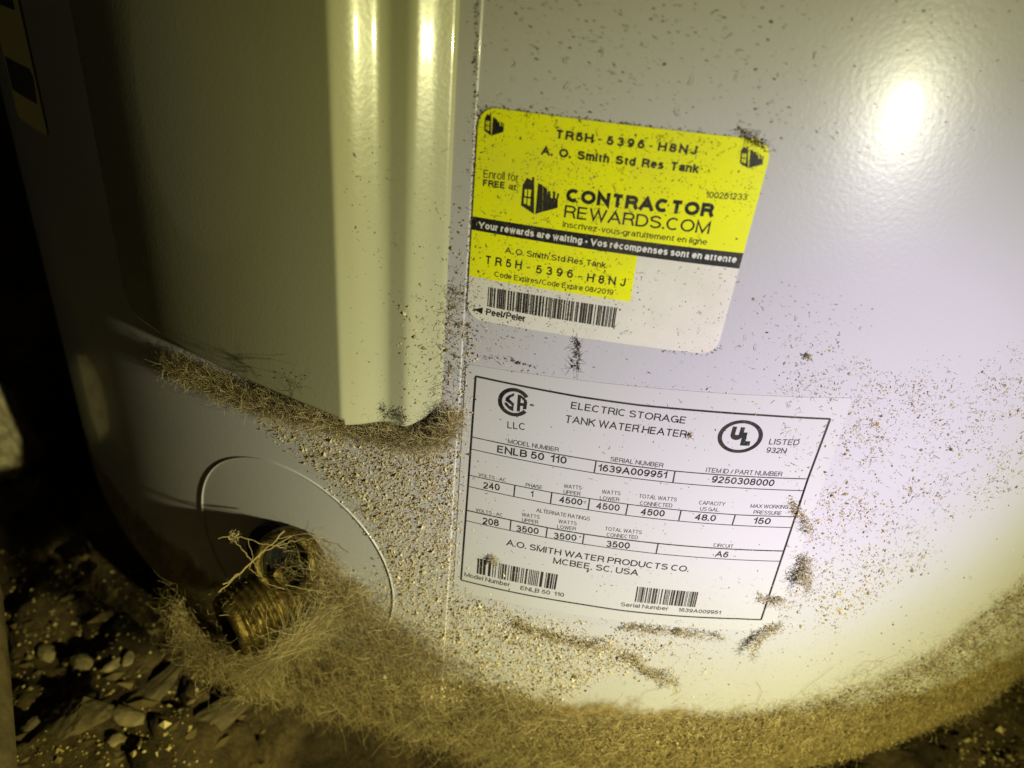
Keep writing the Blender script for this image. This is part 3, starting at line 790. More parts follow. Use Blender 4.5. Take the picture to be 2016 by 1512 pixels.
# ------------------------------------------------------------------ worn sticker far round the left side
def hz(px, py): return hit(px, py)
lab_o = [hz(100, 268), hz(42, -120), hz(-18, -160), hz(22, 190)]
a0 = hz(100, 268); b0 = hz(47, 40); 
e_s = a0[0]; zlo = a0[1]
side_o = rounded([(e_s - .034, zlo), (e_s, zlo), (e_s, zlo + .19), (e_s - .034, zlo + .19)], .002)
side = sheet("energy_label", side_o, .0009, simple("aged_yellow_paper", (.85, .72, .26), .6), heater, .002)
tag(side, "dim yellowish label wrapping round the shadowed left side of the tank")
sheet("print_block", [(e_s - .032, hit(80, 205)[1]), (e_s - .0035, hit(80, 205)[1]), (e_s - .0015, hit(68, 150)[1]), (e_s - .0035, hit(64, 135)[1]), (e_s - .032, hit(64, 135)[1])], .0010, MAT['ink'], side)
sheet("print_block", [(e_s - .030, hit(42, 22)[1]), (e_s - .005, hit(42, 22)[1]), (e_s - .005, hit(42, 22)[1] + .02), (e_s - .030, hit(42, 22)[1] + .02)], .0010, MAT['ink'], side)
for zz, a, b in [(.018, .016, .004), (.012, .012, .004), (.074, .026, .010), (.082, .022, .012), (.090, .026, .008)]:
    polys("text_line", rline((e_s - a, zlo + zz), (e_s - b, zlo + zz), .0022), .0010, MAT['ink2'], side)
# ================================================================== DRAIN VALVE
def frame_from(ax):
    ax = np.array(ax, float); ax /= np.linalg.norm(ax)
    u = np.cross(ax, [0, 0, 1.]); 
    if np.linalg.norm(u) < 1e-3: u = np.array([1., 0, 0])
    u /= np.linalg.norm(u); v = np.cross(ax, u)
    return ax, u, v
def revolve(name, org, ax, prof, mat, parent, n=48, smooth=True, wob=0):
    ax, u, v = frame_from(ax); V = []
    for j in range(n + 1):
        a = 2 * math.pi * j / n; d = u * math.cos(a) + v * math.sin(a)
        for r, t in prof: V.append(np.array(org) + ax * t + d * r)
    return mesh_np(name, np.array(V), grid_faces(n + 1, len(prof)), mat, parent, smooth)
def brass_material():
    m, nt, b = new_mat("dull_brass")
    n1 = noise(nt, 260, 5, .6)
    r = ramp(nt, n1.outputs[0], [(.3, (.035, .024, .008)), (.55, (.15, .105, .03)), (.8, (.50, .38, .14))])
    nt.links.new(r.outputs[0], b.inputs["Base Color"]); b.inputs["Metallic"].default_value = .92
    r2 = ramp(nt, n1.outputs[0], [(.3, (.7, .7, .7)), (.8, (.36, .36, .36))]); nt.links.new(r2.outputs[0], b.inputs["Roughness"])
    bump(nt, b, n1.outputs[0], .8, .0012)
    return m
MAT['brass'] = brass_material()
vs0, vz0 = hit(566, 1122)
vbase = cyl(vs0, vz0, .003)
th_v = vs0 / R
nrm = np.array([math.sin(th_v), -math.cos(th_v), 0.0]); n_out = nrm.copy()
toc = CAMP - vbase; toc /= np.linalg.norm(toc); nrm = nrm + toc * .9 + np.array([0, 0, .25]); nrm /= np.linalg.norm(nrm)
vd = np.linalg.norm(vbase - CAMP)
vtip = ray(556, 1112, vd - .020)
vlen = .030
valve = revolve("drain_valve", vtip - nrm * vlen, nrm, [(.0135, 0), (.0135, .010), (.0112, .012), (.0112, .021), (.0120, .022), (.0120, .0265), (.0112, .0285), (.0094, vlen), (.0084, .0285), (.0080, .018), (.0005, .0175)], MAT['brass'], heater)
tag(valve, "brass drain valve with a dark socket, half buried in lint")
cav = revolve("valve_socket", vtip - nrm * vlen, nrm, [(.0079, .0270), (.0076, .0186), (.0004, .0182)], simple("socket_dark", (.012, .009, .005), .7), valve, 32)
tip = vtip - nrm * .003
ax_, u_, v_ = frame_from(nrm)
blade = []
for k in range(13):
    t_ = k / 12
    c = ray(548 + 6 * t_ - 5 * math.sin(math.pi * t_), 1118 + 34 * t_, np.linalg.norm(tip - CAMP))
    wd = .0011 * math.sin(math.pi * t_) + .0001
    blade += [c - CX * wd, c + CX * wd - nrm * .0015]
mesh_py("valve_stem_blade", blade, [[2 * i, 2 * i + 1, 2 * i + 3, 2 * i + 2] for i in range(12)], MAT['brass'], valve, True)
# hose spout: threaded barrel, slanting out and down to the left
sp0 = ray(580, 1160, vd - .004)
sp1 = ray(428, 1248, vd - .010)
axs = sp1 - sp0; Ls = np.linalg.norm(axs)
prof = [(.0005, 0), (.0095, 0), (.0112, .003), (.0112, .008)]
t = .008
for k in range(6):
    prof += [(.0124, t + .0006), (.0124, t + .0010), (.0110, t + .0016), (.0110, t + .0021)]; t += .0025
prof += [(.0112, t + .001), (.0102, t + .0025), (.0086, t + .0025), (.0084, t - .012), (.0004, t - .012)]
revolve("threaded_spout", sp0, axs, prof, MAT['brass'], valve, 56)
# short black plastic sleeve behind
revolve("valve_collar", ray(535, 1072, vd - .006), nrm, [(.0004, .004), (.0075, .004), (.0082, .002), (.0082, -.02)], MAT['black'], valve, 32)

# ================================================================== DUST AND LINT
def density(px, py, zones, seed=0):
    d = np.zeros_like(px)
    for poly, val, soft in zones:
        P = np.array(poly, float)
        inside = np.zeros(px.shape, bool); dist = np.full(px.shape, 1e9)
        for i in range(len(P)):
            x0, y0 = P[i]; x1, y1 = P[(i + 1) % len(P)]
            c = ((y0 > py) != (y1 > py)) & (px < (x1 - x0) * (py - y0) / (y1 - y0 + 1e-9) + x0)
            inside ^= c
            L2 = (x1 - x0) ** 2 + (y1 - y0) ** 2
            t = np.clip(((px - x0) * (x1 - x0) + (py - y0) * (y1 - y0)) / L2, 0, 1)
            dist = np.minimum(dist, np.hypot(px - x0 - t * (x1 - x0), py - y0 - t * (y1 - y0)))
        sd = np.where(inside, dist, -dist)
        d = np.maximum(d, val * smooth01((sd + soft) / (2 * soft + 1e-6)))
    return d
def sample_zone(n, zones, box, seed, nscale=60, lo=.35, hi=.65):
    rg = np.random.default_rng(seed); X = []; Y = []; got = 0
    mx = max(z[1] for z in zones)
    it = 0
    while got < n and it < 60:
        it += 1
        px = rg.uniform(box[0], box[2], n * 2); py = rg.uniform(box[1], box[3], n * 2)
        nz = smooth01((fbm(px, py, nscale, seed + 3, 4) - lo) / (hi - lo))
        p = density(px, py, zones) / mx * (.12 + .88 * nz)
        k = rg.random(len(px)) < p
        X.append(px[k]); Y.append(py[k]); got += int(k.sum())
    X = np.concatenate(X)[:n]; Y = np.concatenate(Y)[:n]
    return X, Y
OCT = np.array([[1, 0, 0], [-1, 0, 0], [0, 1, 0], [0, -1, 0], [0, 0, 1], [0, 0, -.6]], float)
OCF = np.array([[0, 2, 4], [2, 1, 4], [1, 3, 4], [3, 0, 4], [2, 0, 5], [1, 2, 5], [3, 1, 5], [0, 3, 5]])
def specks(name, s, z, h, size, mat, label, seed=1, flat=.55, elong=1.6):
    rg = np.random.default_rng(seed); n = len(s)
    th = s / R
    nr = np.stack([np.sin(th), -np.cos(th), 0 * th], -1); tg = np.stack([np.cos(th), np.sin(th), 0 * th], -1); up = np.tile([0, 0, 1.], (n, 1))
    a = rg.uniform(0, 2 * np.pi, n)
    e1 = tg * np.cos(a)[:, None] + up * np.sin(a)[:, None]; e2 = -tg * np.sin(a)[:, None] + up * np.cos(a)[:, None]
    jit = rg.uniform(.45, 1.25, (n, 6))
    B = OCT[None] * jit[..., None] * size[:, None, None]
    el = rg.uniform(1, elong, n)[:, None, None]
    c = cyl(s, z, h + size * .15)
    V = c[:, None] + B[..., 0:1] * el * e1[:, None] + B[..., 1:2] * e2[:, None] / el ** .5 + B[..., 2:3] * flat * nr[:, None] * rg.uniform(.6, 1.8, n)[:, None, None]
    F = OCF[None] + (np.arange(n) * 6)[:, None, None]
    o = mesh_np(name, V.reshape(-1, 3), F.reshape(-1, 3), mat)
    tag(o, label, "dust", kind="stuff"); return o
def fibres(name, P0, D0, Nn, length, rad, mat, label, seed=2, segs=6, curl=.9, lift=.25, grav=0.0, hugh=None, cat="lint", kind="stuff", parent=None):
    """curly fibres: start points, start directions and surface normals"""
    rg = np.random.default_rng(seed); n = len(P0)
    D = D0 / np.linalg.norm(D0, axis=1)[:, None]; pts = [P0]
    step = (length / segs)[:, None]
    bend = rg.normal(0, 1, (n, 3)); 
    for k in range(segs):
        bend = .72 * bend + .5 * rg.normal(0, 1, (n, 3))
        D = D + curl * .5 * bend - Nn * (np.sum(D * Nn, 1, keepdims=True)) * .25
        D[:, 2] -= grav
        D /= np.linalg.norm(D, axis=1)[:, None]
        q = pts[-1] + D * step
        if hugh is not None:                      # keep outside the skin and within the tuft
            rr = np.hypot(q[:, 0], q[:, 1]); s = np.arctan2(q[:, 0], -q[:, 1]) * R; base = R + surf_h(s, q[:, 2])
            tgt = np.clip(rr, base + .0001, base + hugh)
            q = q.copy(); q[:, 0] *= tgt / rr; q[:, 1] *= tgt / rr
        pts.append(q)
    P = np.stack(pts, 1)                           # n, segs+1, 3
    T = np.gradient(P, axis=1); T /= np.linalg.norm(T, axis=2, keepdims=True) + 1e-12
    A = np.cross(T, Nn[:, None] + .01); A /= np.linalg.norm(A, axis=2, keepdims=True) + 1e-9; Bn = np.cross(T, A)
    taper = np.linspace(1, .45, segs + 1)[None, :, None, None] * rad[:, None, None, None]
    ang = np.array([0, 2.0944, 4.18879])
    V = P[:, :, None] + (A[:, :, None] * np.cos(ang)[None, None, :, None] + Bn[:, :, None] * np.sin(ang)[None, None, :, None]) * taper
    base = (np.arange(n) * (segs + 1) * 3)[:, None, None, None]
    i = np.arange(segs)[None, :, None, None] * 3; j = np.arange(3)
    q = np.stack([j, (j + 1) % 3, (j + 1) % 3 + 3, j + 3], -1)[None, None]
    F = (base + i + q).reshape(-1, 4)
    o = mesh_np(name, V.reshape(-1, 3), F, mat, parent)
    if parent is None: tag(o, label, cat, kind=kind)
    return o
def locks(P, D, nlock, seed, spread=.0009, mix=.35):
    """gather fibres into matted locks that share a root and a direction"""
    rg = np.random.default_rng(seed); n = len(P); k = rg.integers(0, n, nlock); own = rg.integers(0, nlock, n)
    d2 = D / np.linalg.norm(D, axis=1)[:, None]
    # each fibre joins the nearest of a few random locks
    best = None; bd = None
    for _ in range(12):
        c = rg.integers(0, nlock, n); dd_ = np.linalg.norm(P[k[c]] - P, axis=1)
        if best is None: best, bd = c, dd_
        else: m = dd_ < bd; best = np.where(m, c, best); bd = np.where(m, dd_, bd)
    t = np.clip(1 - bd / .02, 0, 1)[:, None] * .8
    P2 = P + (P[k[best]] - P) * t * rg.uniform(.3, 1, (n, 1)) + rg.normal(0, spread, (n, 3))
    return P2, d2[k[best]] * (1 - mix) + d2 * mix
def on_skin(px, py, off=0.0):
    s, z, h, ok = hit_surf(px, py)
    s, z, h = s[ok], z[ok], h[ok]; th = s / R
    return cyl(s, z, h + off), np.stack([np.sin(th), -np.cos(th), 0 * th], -1), s, z, h, ok
def rand_dirs(n, seed, nr, lift):
    rg = np.random.default_rng(seed); D = rg.normal(0, 1, (n, 3)); D -= nr * np.sum(D * nr, 1, keepdims=True)
    D /= np.linalg.norm(D, axis=1)[:, None]; return D + nr * lift * rg.uniform(0, 1, n)[:, None]

ALLBOX = (-40, -40, 2080, 1540)
# --- heavy tan dust
Zheavy = [([(520, 835), (700, 830), (900, 880), (905, 1000), (895, 1160), (1180, 1265), (1320, 1270), (1180, 1330), (1090, 1400), (820, 1400), (780, 1180), (740, 1060), (640, 935)], 1.0, 22),
          ([(896, 640), (938, 600), (925, 900), (890, 860)], .28, 10), ([(872, 400), (932, 400), (925, 700), (872, 700)], .05, 14),
          ([(790, 600), (900, 540), (905, 860), (800, 820)], .12, 25),
          ([(560, 1250), (800, 1120), (1050, 1380), (700, 1500)], .7, 60)]
X, Y = sample_zone(24000, Zheavy, (480, 380, 1360, 1512), 21, 34, .02, .40)
s, z, h, ok = hit_surf(X, Y)
sz = np.exp(rng.normal(-8.34, .42, len(s)))
specks("tan_dust", s[ok], z[ok], h[ok], np.minimum(sz[ok], .0008), MAT['speck'], "crumbly tan dust speckling the jacket between the cover and the rating plate", 5, .9)
# --- right field
Zright = [([(1500, 770), (1690, 700), (1740, 745), (1800, 735), (1860, 700), (1900, 760), (1960, 700), (2060, 660), (2060, 960), (1900, 1010), (1830, 1120), (1640, 1230), (1510, 1250), (1550, 1110), (1600, 960), (1640, 830)], 1.0, 26),
          ([(1540, 810), (1640, 822), (1590, 1000), (1530, 960)], 1.0, 16), ([(1180, 1100), (1300, 1110), (1500, 1160), (1480, 1215), (1150, 1180)], .16, 16), ([(925, 1040), (1060, 1110), (1080, 1170), (915, 1135)], .35, 14),
          ([(1240, 755), (1660, 790), (1650, 830), (1280, 800)], .45, 14),
          ([(1540, 600), (1590, 640), (1640, 790), (1520, 790)], .35, 25), ([(1450, 560), (1700, 640), (1700, 760), (1500, 760)], .14, 60),
          ([(930, 1210), (1240, 1220), (1540, 1225), (1530, 1275), (1200, 1285), (1000, 1290)], .60, 18),
          ([(1180, 1260), (1420, 1265), (1400, 1340), (1230, 1345)], .45, 30),
          ([(1300, 1360), (1560, 1280), (2060, 1040), (2060, 1180), (1800, 1330), (1400, 1400)], .10, 60),
          ([(940, 635), (1050, 640), (1040, 690), (945, 690)], .5, 8), ([(940, 705), (1120, 740), (940, 720)], .6, 8)]
X, Y = sample_zone(7600, Zright, (920, 540, 2060, 1410), 33, 42, .33, .66)
s, z, h, ok = hit_surf(X, Y)
sz = np.exp(rng.normal(-8.6, .45, len(s)))
sz = np.minimum(sz * (.75 + .6 * np.clip((Y - 700) / 450, 0, 1)), .0009)
specks("scattered_dust", s[ok], z[ok], h[ok], sz[ok], MAT['speck'], "finer dust specks scattered over the jacket right of the rating plate", 6)
# --- dark fine specks up high and on the yellow sticker
Ztop = [([(945, -30), (2050, -30), (2050, 230), (1600, 330), (1540, 270), (960, 205)], .06, 40), ([(945, -30), (1500, -30), (1560, 250), (960, 205)], .20, 40),
        ([(938, 200), (1240, 240), (1200, 660), (920, 625)], 1.0, 20), ([(938, 200), (1515, 275), (1480, 420), (930, 430)], .75, 20),
        ([(938, 400), (1460, 480), (1410, 690), (920, 625)], .3, 12), ([(800, 330), (938, 240), (930, 700), (840, 700)], .12, 30), ([(690, 240), (780, 240), (770, 780), (700, 780)], .16, 20),
        ([(940, 640), (1420, 700), (1500, 560), (1700, 600), (1660, 760), (960, 730)], .13, 30), ([(936, 745), (1500, 830), (1500, 1200), (930, 1130)], .10, 10)]
X, Y = sample_zone(5200, Ztop, (660, -30, 2050, 1220), 44, 30, .34, .62)
s, z, h, ok = hit_surf(X, Y)
sz = np.exp(rng.normal(-9.25, .42, len(s)))
specks("dark_debris", s[ok], z[ok], h[ok] + .00025, np.minimum(sz[ok], .0005), MAT['speckd'], "tiny dark debris flecks stuck to the yellow sticker and upper jacket", 7, elong=2.4)
# curly hairs on sticker and jacket
X, Y = sample_zone(330, Ztop, (660, -30, 2050, 1220), 45, 40, .30, .65)
P, nr, s, z, h, ok = on_skin(X, Y, .0004)
n = len(P)
fibres("fine_hairs", P, rand_dirs(n, 3, nr, .1), nr, rng.uniform(.0006, .0022, n), rng.uniform(.00003, .00007, n), MAT['lintd'], "fine dark hairs lying on the yellow sticker and upper jacket", 9, 6, .9, hugh=.0006)
X, Y = sample_zone(1500, Zright + Zheavy, (480, 380, 2060, 1410), 46, 40, .30, .65)
P, nr, s, z, h, ok = on_skin(X, Y, .0003)
n = len(P)
fibres("dust_fibres", P, rand_dirs(n, 4, nr, .3), nr, rng.uniform(.0006, .0022, n), rng.uniform(.00004, .00009, n), MAT['lint'], "short tan fibres caught among the dust on the jacket", 10, 6, 1.0, hugh=.0014)
# dust caught on the edges of sticker, seam
def along(pts, n, seed, spread, rg=None):
    rg = np.random.default_rng(seed); P = np.array(pts, float)
    L = np.hypot(*np.diff(P, axis=0).T); cum = np.concatenate([[0], np.cumsum(L)]); t = rg.uniform(0, cum[-1], n)
    x = np.interp(t, cum, P[:, 0]); y = np.interp(t, cum, P[:, 1])
    return x + rg.normal(0, spread, n), y + rg.normal(0, spread, n)
ex_ = []; ey_ = []
for pts, n, sp in [([(938, 240), (928, 450), (918, 610)], 420, 2.2), ([(945, 225), (960, 211), (1100, 228), (1250, 246)], 170, 1.8), ([(1250, 246), (1460, 271), (1500, 276), (1518, 300)], 70, 1.6),
                   ([(950, 628), (1040, 644)], 130, 2.4), ([(1300, 690), (1395, 697), (1424, 680)], 70, 2.5), ([(940, 0), (936, 230)], 110, 2.5), ([(921, 640), (908, 860)], 240, 3.0),
                   ([(1136, 668), (1140, 700), (1137, 728)], 60, 2.0), ([(945, 700), (1000, 708), (1060, 722)], 90, 2.5)]:
    a, b = along(pts, n, len(ex_) + 60, sp); ex_.append(a); ey_.append(b)
s, z, h, ok = hit_surf(np.concatenate(ex_), np.concatenate(ey_))
specks("edge_dust", s[ok], z[ok], h[ok] + .0001, np.minimum(np.exp(rng.normal(-9.0, .4, ok.sum())), .0006), MAT['speckd'], "brown dust line gathered along the jacket seam and the sticker edges", 8, elong=2.5)

# --- distinct clumps of lint
def clump(px, py, rpx, n, label, mat='lint', name="lint_clump", height=.003, seed=0, pts=None, length=(.0010, .0030)):
    rg = np.random.default_rng(seed + 500); n = int(n * 1.8)
    if pts is None: X = px + rg.normal(0, rpx, n); Y = py + rg.normal(0, rpx, n)
    else: X, Y = along(pts, n, seed + 500, rpx)
    s, z, h, ok = hit_surf(X, Y); s, z, h = s[ok], z[ok], h[ok]; th = s / R; n = len(s)
    nr = np.stack([np.sin(th), -np.cos(th), 0 * th], -1)
    P = cyl(s, z, h + rg.uniform(.0001, height, n) ** 1)
    root = thing(name, label, "lint clump", tuple(P.mean(0)), group="lint clumps on the tank")
    o = fibres("fibre_tuft", P - P.mean(0) * 0, rand_dirs(n, seed, nr, .4), nr, rg.uniform(*length, n), rg.uniform(.00004, .00009, n), MAT[mat], None, seed + 3, 6, 1.1, hugh=height * 1.4, parent=root)
    # grains held in the tuft
    m = n + 4
    k = rg.integers(0, n, m); sz = np.minimum(np.exp(rg.normal(-8.5, .35, m)), .0007)
    g = specks("dust_grains", s[k], z[k], h[k] + rg.uniform(0, height * .8, m), sz, MAT['speck' if mat == 'lint' else 'speckd'], None, seed + 9)
    g.parent = root
    for q in (o, g):
        q.matrix_parent_inverse = Matrix.Translation(-Vector(root.location))
        for key in ("label", "category", "kind"):
            if key in q: del q[key]
    o["kind"] = "stuff"; g["kind"] = "stuff"
    return root
clump(1480, 268, 7, 24, "dark wispy lint tuft on the top right corner of the yellow sticker", 'foot', height=.003, seed=1, pts=[(1462, 262), (1485, 270), (1505, 282)])
clump(1578, 1115, 7, 150, "tall lint clump standing right of the rating plate, level with its lower code", height=.0055, seed=2, pts=[(1585, 1098), (1580, 1118), (1572, 1138)])
clump(0, 0, 4, 190, "hooked worm-shaped lint clump below the rating plate, lowest on the clean jacket", height=.0050, seed=3, pts=[(1225, 1290), (1255, 1292), (1268, 1312), (1300, 1322), (1322, 1318), (1326, 1338)])
clump(0, 0, 4, 140, "lint roll trailing down from the lower right corner of the rating plate", height=.0045, seed=4, pts=[(1535, 1228), (1500, 1240), (1482, 1256), (1470, 1272)])
clump(0, 0, 5, 240, "long lint ridge under the barcode end of the rating plate", height=.0045, seed=5, pts=[(1008, 1222), (1030, 1232), (1090, 1245), (1130, 1255), (1180, 1262), (1205, 1252)])
clump(0, 0, 4, 170, "thin lint ridge running under the middle of the rating plate", height=.0028, seed=6, pts=[(1220, 1234), (1260, 1232), (1300, 1238), (1370, 1242), (1420, 1246)])
clump(0, 0, 4, 70, "small lint clump on the right border of the rating plate beside the pressure box", height=.0025, seed=7, pts=[(1556, 985), (1568, 1000), (1592, 1030), (1585, 1042)])
clump(0, 0, 5, 60, "lint smudge crossing the rating plate border near its lower right corner", height=.0022, seed=8, pts=[(1492, 1172), (1515, 1180), (1540, 1176)])
clump(1358, 856, 2.0, 14, "tiny orange-tan crumb of lint after the word heater", height=.0012, seed=9, length=(.0008, .002))
clump(970, 1098, 3, 30, "small yellow lint tuft above the left barcode of the rating plate", height=.003, seed=10, pts=[(968, 1094), (980, 1102)])
clump(0, 0, 1.6, 26, "dark twig-like lint strand clinging under the yellow sticker", 'lintd', height=.002, seed=11, pts=[(1136, 668), (1141, 696), (1137, 728)])
clump(1590, 700, 2, 14, "round dust ball on the bare jacket above the rating plate corner", height=.0015, seed=12, length=(.0006, .0015))
clump(0, 0, 4, 60, "dark lint bow near the bottom of the raised cover's rolled edge", 'lintd', height=.004, seed=13, pts=[(785, 840), (800, 828), (792, 800)])
clump(0, 0, 4, 70, "loose dark twig of lint standing off the cover's lower edge", 'lintd', height=.006, seed=14, pts=[(530, 770), (590, 780), (600, 755), (608, 735)], length=(.004, .010))

# --- lint band under the raised cover
band_pts = [(350, 708), (420, 740), (520, 784), (600, 800), (700, 824), (790, 848), (850, 856), (886, 842), (902, 805)]
X, Y = along(band_pts, 11000, 71, 4)
wid = np.interp(X, [350, 450, 560, 800, 900], [.3, .9, 2.2, 1.6, .9]); rg = np.random.default_rng(5)
Y = Y + rg.normal(0, 1, len(Y)) * 6 * wid
s, z, h, ok = hit_surf(X, Y); s, z = s[ok], z[ok]; h = np.where(rg.random(len(s)) < .55, surf_h(s, z), np.maximum(jacket_h(s, z), surf_h(s, z) * .6)); th = s / R
nr = np.stack([np.sin(th), -np.cos(th), 0 * th], -1); n = len(s)
P = cyl(s, z, h + rg.uniform(.0003, .0060, n))
tgt = np.stack([np.cos(th), np.sin(th), 0 * th], -1)
D = tgt * rg.choice([-1, 1], n)[:, None] * 1.2 + rg.normal(0, .45, (n, 3)); D[:, 2] -= 0
P, D = locks(P, D, 900, 121, .0006)
band_root = fibres("lint_band", P, D, nr, rg.uniform(.002, .0075, n), rg.uniform(.00003, .00007, n), MAT['lint'], "tan lint band packed along the lower edge of the raised cover", 12, 7, 1.15)
Xs, Ys = along(band_pts[2:], 3500, 73, 9)
s, z, h, ok = hit_surf(Xs, Ys + 6)
specks("band_dust", s[ok], z[ok], h[ok] + rg.uniform(0, .002, ok.sum()), np.minimum(np.exp(rg.normal(-8.7, .4, ok.sum())), .0006), MAT['speck'], "dust grains held in the lint along the raised cover's lower edge", 15)

# --- lint fringe on the right side of the rolled edge, above the band
X, Y = along([(905, 560), (885, 680), (878, 750), (872, 830)], 200, 81, 12)
P, nr, s, z, h, ok = on_skin(X, Y, .0004); n = len(P)
fibres("seam_lint", P, rand_dirs(n, 8, nr, .4), nr, rg.uniform(.001, .004, n), rg.uniform(.00005, .00011, n), MAT['lint'], "thin lint fringe along the jacket seam above the packed band", 18, 6, 1.0, hugh=.0016)

# --- big lint mass round the valve and down to the floor
Zmass = [([(560, 1080), (640, 1075), (680, 1120), (760, 1180), (900, 1300), (1080, 1390), (1200, 1512), (560, 1512), (420, 1330), (400, 1260), (520, 1260), (600, 1180)], 1.0, 30)]
X, Y = sample_zone(17000, Zmass, (330, 1050, 1250, 1530), 91, 90, .25, .65)
P, nr, s, z, h, ok = on_skin(X, Y, 0); n = len(P); rg = np.random.default_rng(17)
thick = .003 + .012 * np.exp(-((X[ok] - 600) / 190) ** 2 - ((Y[ok] - 1230) / 170) ** 2) * (1 if True else 0)
P = P + nr * (rg.uniform(0, 1, n) ** 1.3 * thick)[:, None]
D = rand_dirs(n, 18, nr, .5) + np.array([-.25, 0, -.5])
P, D = locks(P, D, 900, 181)
fibres("valve_lint", P, D, nr, rg.uniform(.004, .015, n), rg.uniform(.00003, .00007, n), MAT['foot'], "matted mass of tan lint hanging round the brass valve down to the floor", 19, 7, 1.1, grav=.03)
# tuft on top of the valve
X = rg.normal(632, 20, 2200); Y = rg.normal(1122, 28, 2200); kk = np.hypot(X - 552, Y - 1108) > 48; X, Y = X[kk], Y[kk]
P = np.array([ray(a, b, np.linalg.norm(vbase - CAMP) - .012 + rg.normal(0, .006)) for a, b in zip(X, Y)]); n = len(P)
nr = np.tile(nrm, (n, 1)); D = rand_dirs(n, 21, nr, .4)
fibres("valve_tuft", P, D, nr, rg.uniform(.002, .007, n), rg.uniform(.00003, .00008, n), MAT['lint'], "golden lint tuft caught on the upper right of the brass valve", 22, 7, 1.1)
# pale veil slanting from the valve tuft to the lower left
def veil(a, b, n, spread, name, label, mat, ln, seed, off=-.014):
    rg = np.random.default_rng(seed); t = rg.uniform(0, 1, n); dist = np.linalg.norm(vbase - CAMP) + off
    X = a[0] + (b[0] - a[0]) * t + 18 * np.sin(t * 3.0) + rg.normal(0, spread, n); Y = a[1] + (b[1] - a[1]) * t + rg.normal(0, spread, n)
    P = np.array([ray(x, y, dist + rg.normal(0, .003)) for x, y in zip(X, Y)])
    ax = ray(*b, dist) - ray(*a, dist); ax /= np.linalg.norm(ax)
    D = np.tile(ax, (n, 1)) * rg.choice([-1, 1], n)[:, None] + rg.normal(0, .25, (n, 3))
    return fibres(name, P, D, np.tile(nrm, (n, 1)), rg.uniform(*ln, n), rg.uniform(.00003, .00006, n), mat, label, seed, 7, .35)
veil((735, 1125), (520, 1300), 1300, 9, "lint_veil", "pale combed veil of lint slanting below the brass valve", MAT['lint'], (.008, .022), 31)
rg = np.random.default_rng(61); tt = rg.uniform(0, 1, 220); aa = rg.uniform(0, 6.28, 220); axn, ux_, vx_ = frame_from(axs)
P = sp0 + axs * (tt[:, None] * 1.1) + (ux_ * np.cos(aa)[:, None] + vx_ * np.sin(aa)[:, None]) * .0128
D = rg.normal(0, 1, (220, 3)); nn = (ux_ * np.cos(aa)[:, None] + vx_ * np.sin(aa)[:, None])
fibres("spout_lint", P, D, nn, rg.uniform(.001, .005, 220), rg.uniform(.00003, .00008, 220), MAT['foot'], "lint wisps caught on the threads of the brass spout", 62, 6, 1.1)
# lint hanging off the foot at the far left, under the spout
rg = np.random.default_rng(63); n = 2600
hx_, hy_ = along([(345, 1185), (375, 1240), (400, 1290), (470, 1330), (540, 1350)], n, 64, 20)
dd0 = np.linalg.norm(vbase - CAMP)
P = np.array([ray(a, b, dd0 + .012 + rg.normal(0, .004)) for a, b in zip(hx_, hy_)]); nr = np.tile(n_out, (n, 1))
D = rg.normal(0, 1, (n, 3)) + np.array([.2, 0, -.8]); P, D = locks(P, D, 160, 65)
fibres("hanging_lint", P, D, nr, rg.uniform(.003, .012, n), rg.uniform(.00003, .00006, n), MAT['foot'], "dim shaggy lint hanging from the tank foot left of the brass spout", 66, 7, 1.0)
# cobweb twigs left of the valve
def strand(name, pts, dist, rad, mat, label, parent=None):
    P = [ray(x, y, dist) for x, y in pts]; V = []; Fc = []
    for i, p in enumerate(P):
        t = (P[min(i + 1, len(P) - 1)] - P[max(i - 1, 0)]); t /= np.linalg.norm(t); _, u, v = frame_from(t)
        rr = rad * (.7 + .6 * random.random())
        for k in range(5):
            a = 2 * math.pi * k / 5; V.append(p + (u * math.cos(a) + v * math.sin(a)) * rr)
    for i in range(len(P) - 1):
        for k in range(5): Fc.append([i * 5 + k, i * 5 + (k + 1) % 5, (i + 1) * 5 + (k + 1) % 5, (i + 1) * 5 + k])
    o = mesh_py(name, V, Fc, mat, parent, True)
    return o
dv_ = np.linalg.norm(vbase - CAMP) - .026
web = thing("cobweb_twigs", "brittle lint-coated cobweb strands reaching left from the brass valve", "cobweb", tuple(vbase))
def jag(pts, n=5, amp=2.5):
    out = []
    for a, b in zip(pts[:-1], pts[1:]):
        for k in range(n): t = k / n; out.append((a[0] + (b[0] - a[0]) * t + random.gauss(0, amp), a[1] + (b[1] - a[1]) * t + random.gauss(0, amp)))
    return out + [pts[-1]]
for pts, rr in [([(430, 1060), (455, 1054), (490, 1062), (525, 1072), (560, 1078)], .0003), ([(462, 1062), (478, 1085), (500, 1108), (510, 1130), (530, 1150), (560, 1160)], .00028),
                ([(430, 1165), (470, 1130), (500, 1100), (530, 1075), (560, 1045)], .0005), ([(440, 1152), (480, 1120), (520, 1085), (575, 1055)], .0004),
                ([(490, 1062), (497, 1090), (492, 1120), (510, 1135)], .0002), ([(540, 1075), (580, 1065), (620, 1058)], .0003), ([(545, 1060), (600, 1050), (640, 1062)], .0002),
                ([(560, 1150), (600, 1160), (640, 1165)], .0003), ([(640, 1070), (670, 1075), (690, 1090)], .00015)]:
    o = strand("strand", jag(pts, 5, 1.3), dv_, rr * .6, MAT['foot'], None, web); o.matrix_parent_inverse = Matrix.Translation(-Vector(vbase))
rg = np.random.default_rng(5)
P = np.array([ray(x, y, dv_) for x, y in zip(rg.normal(462, 5, 60), rg.normal(1058, 5, 60))])
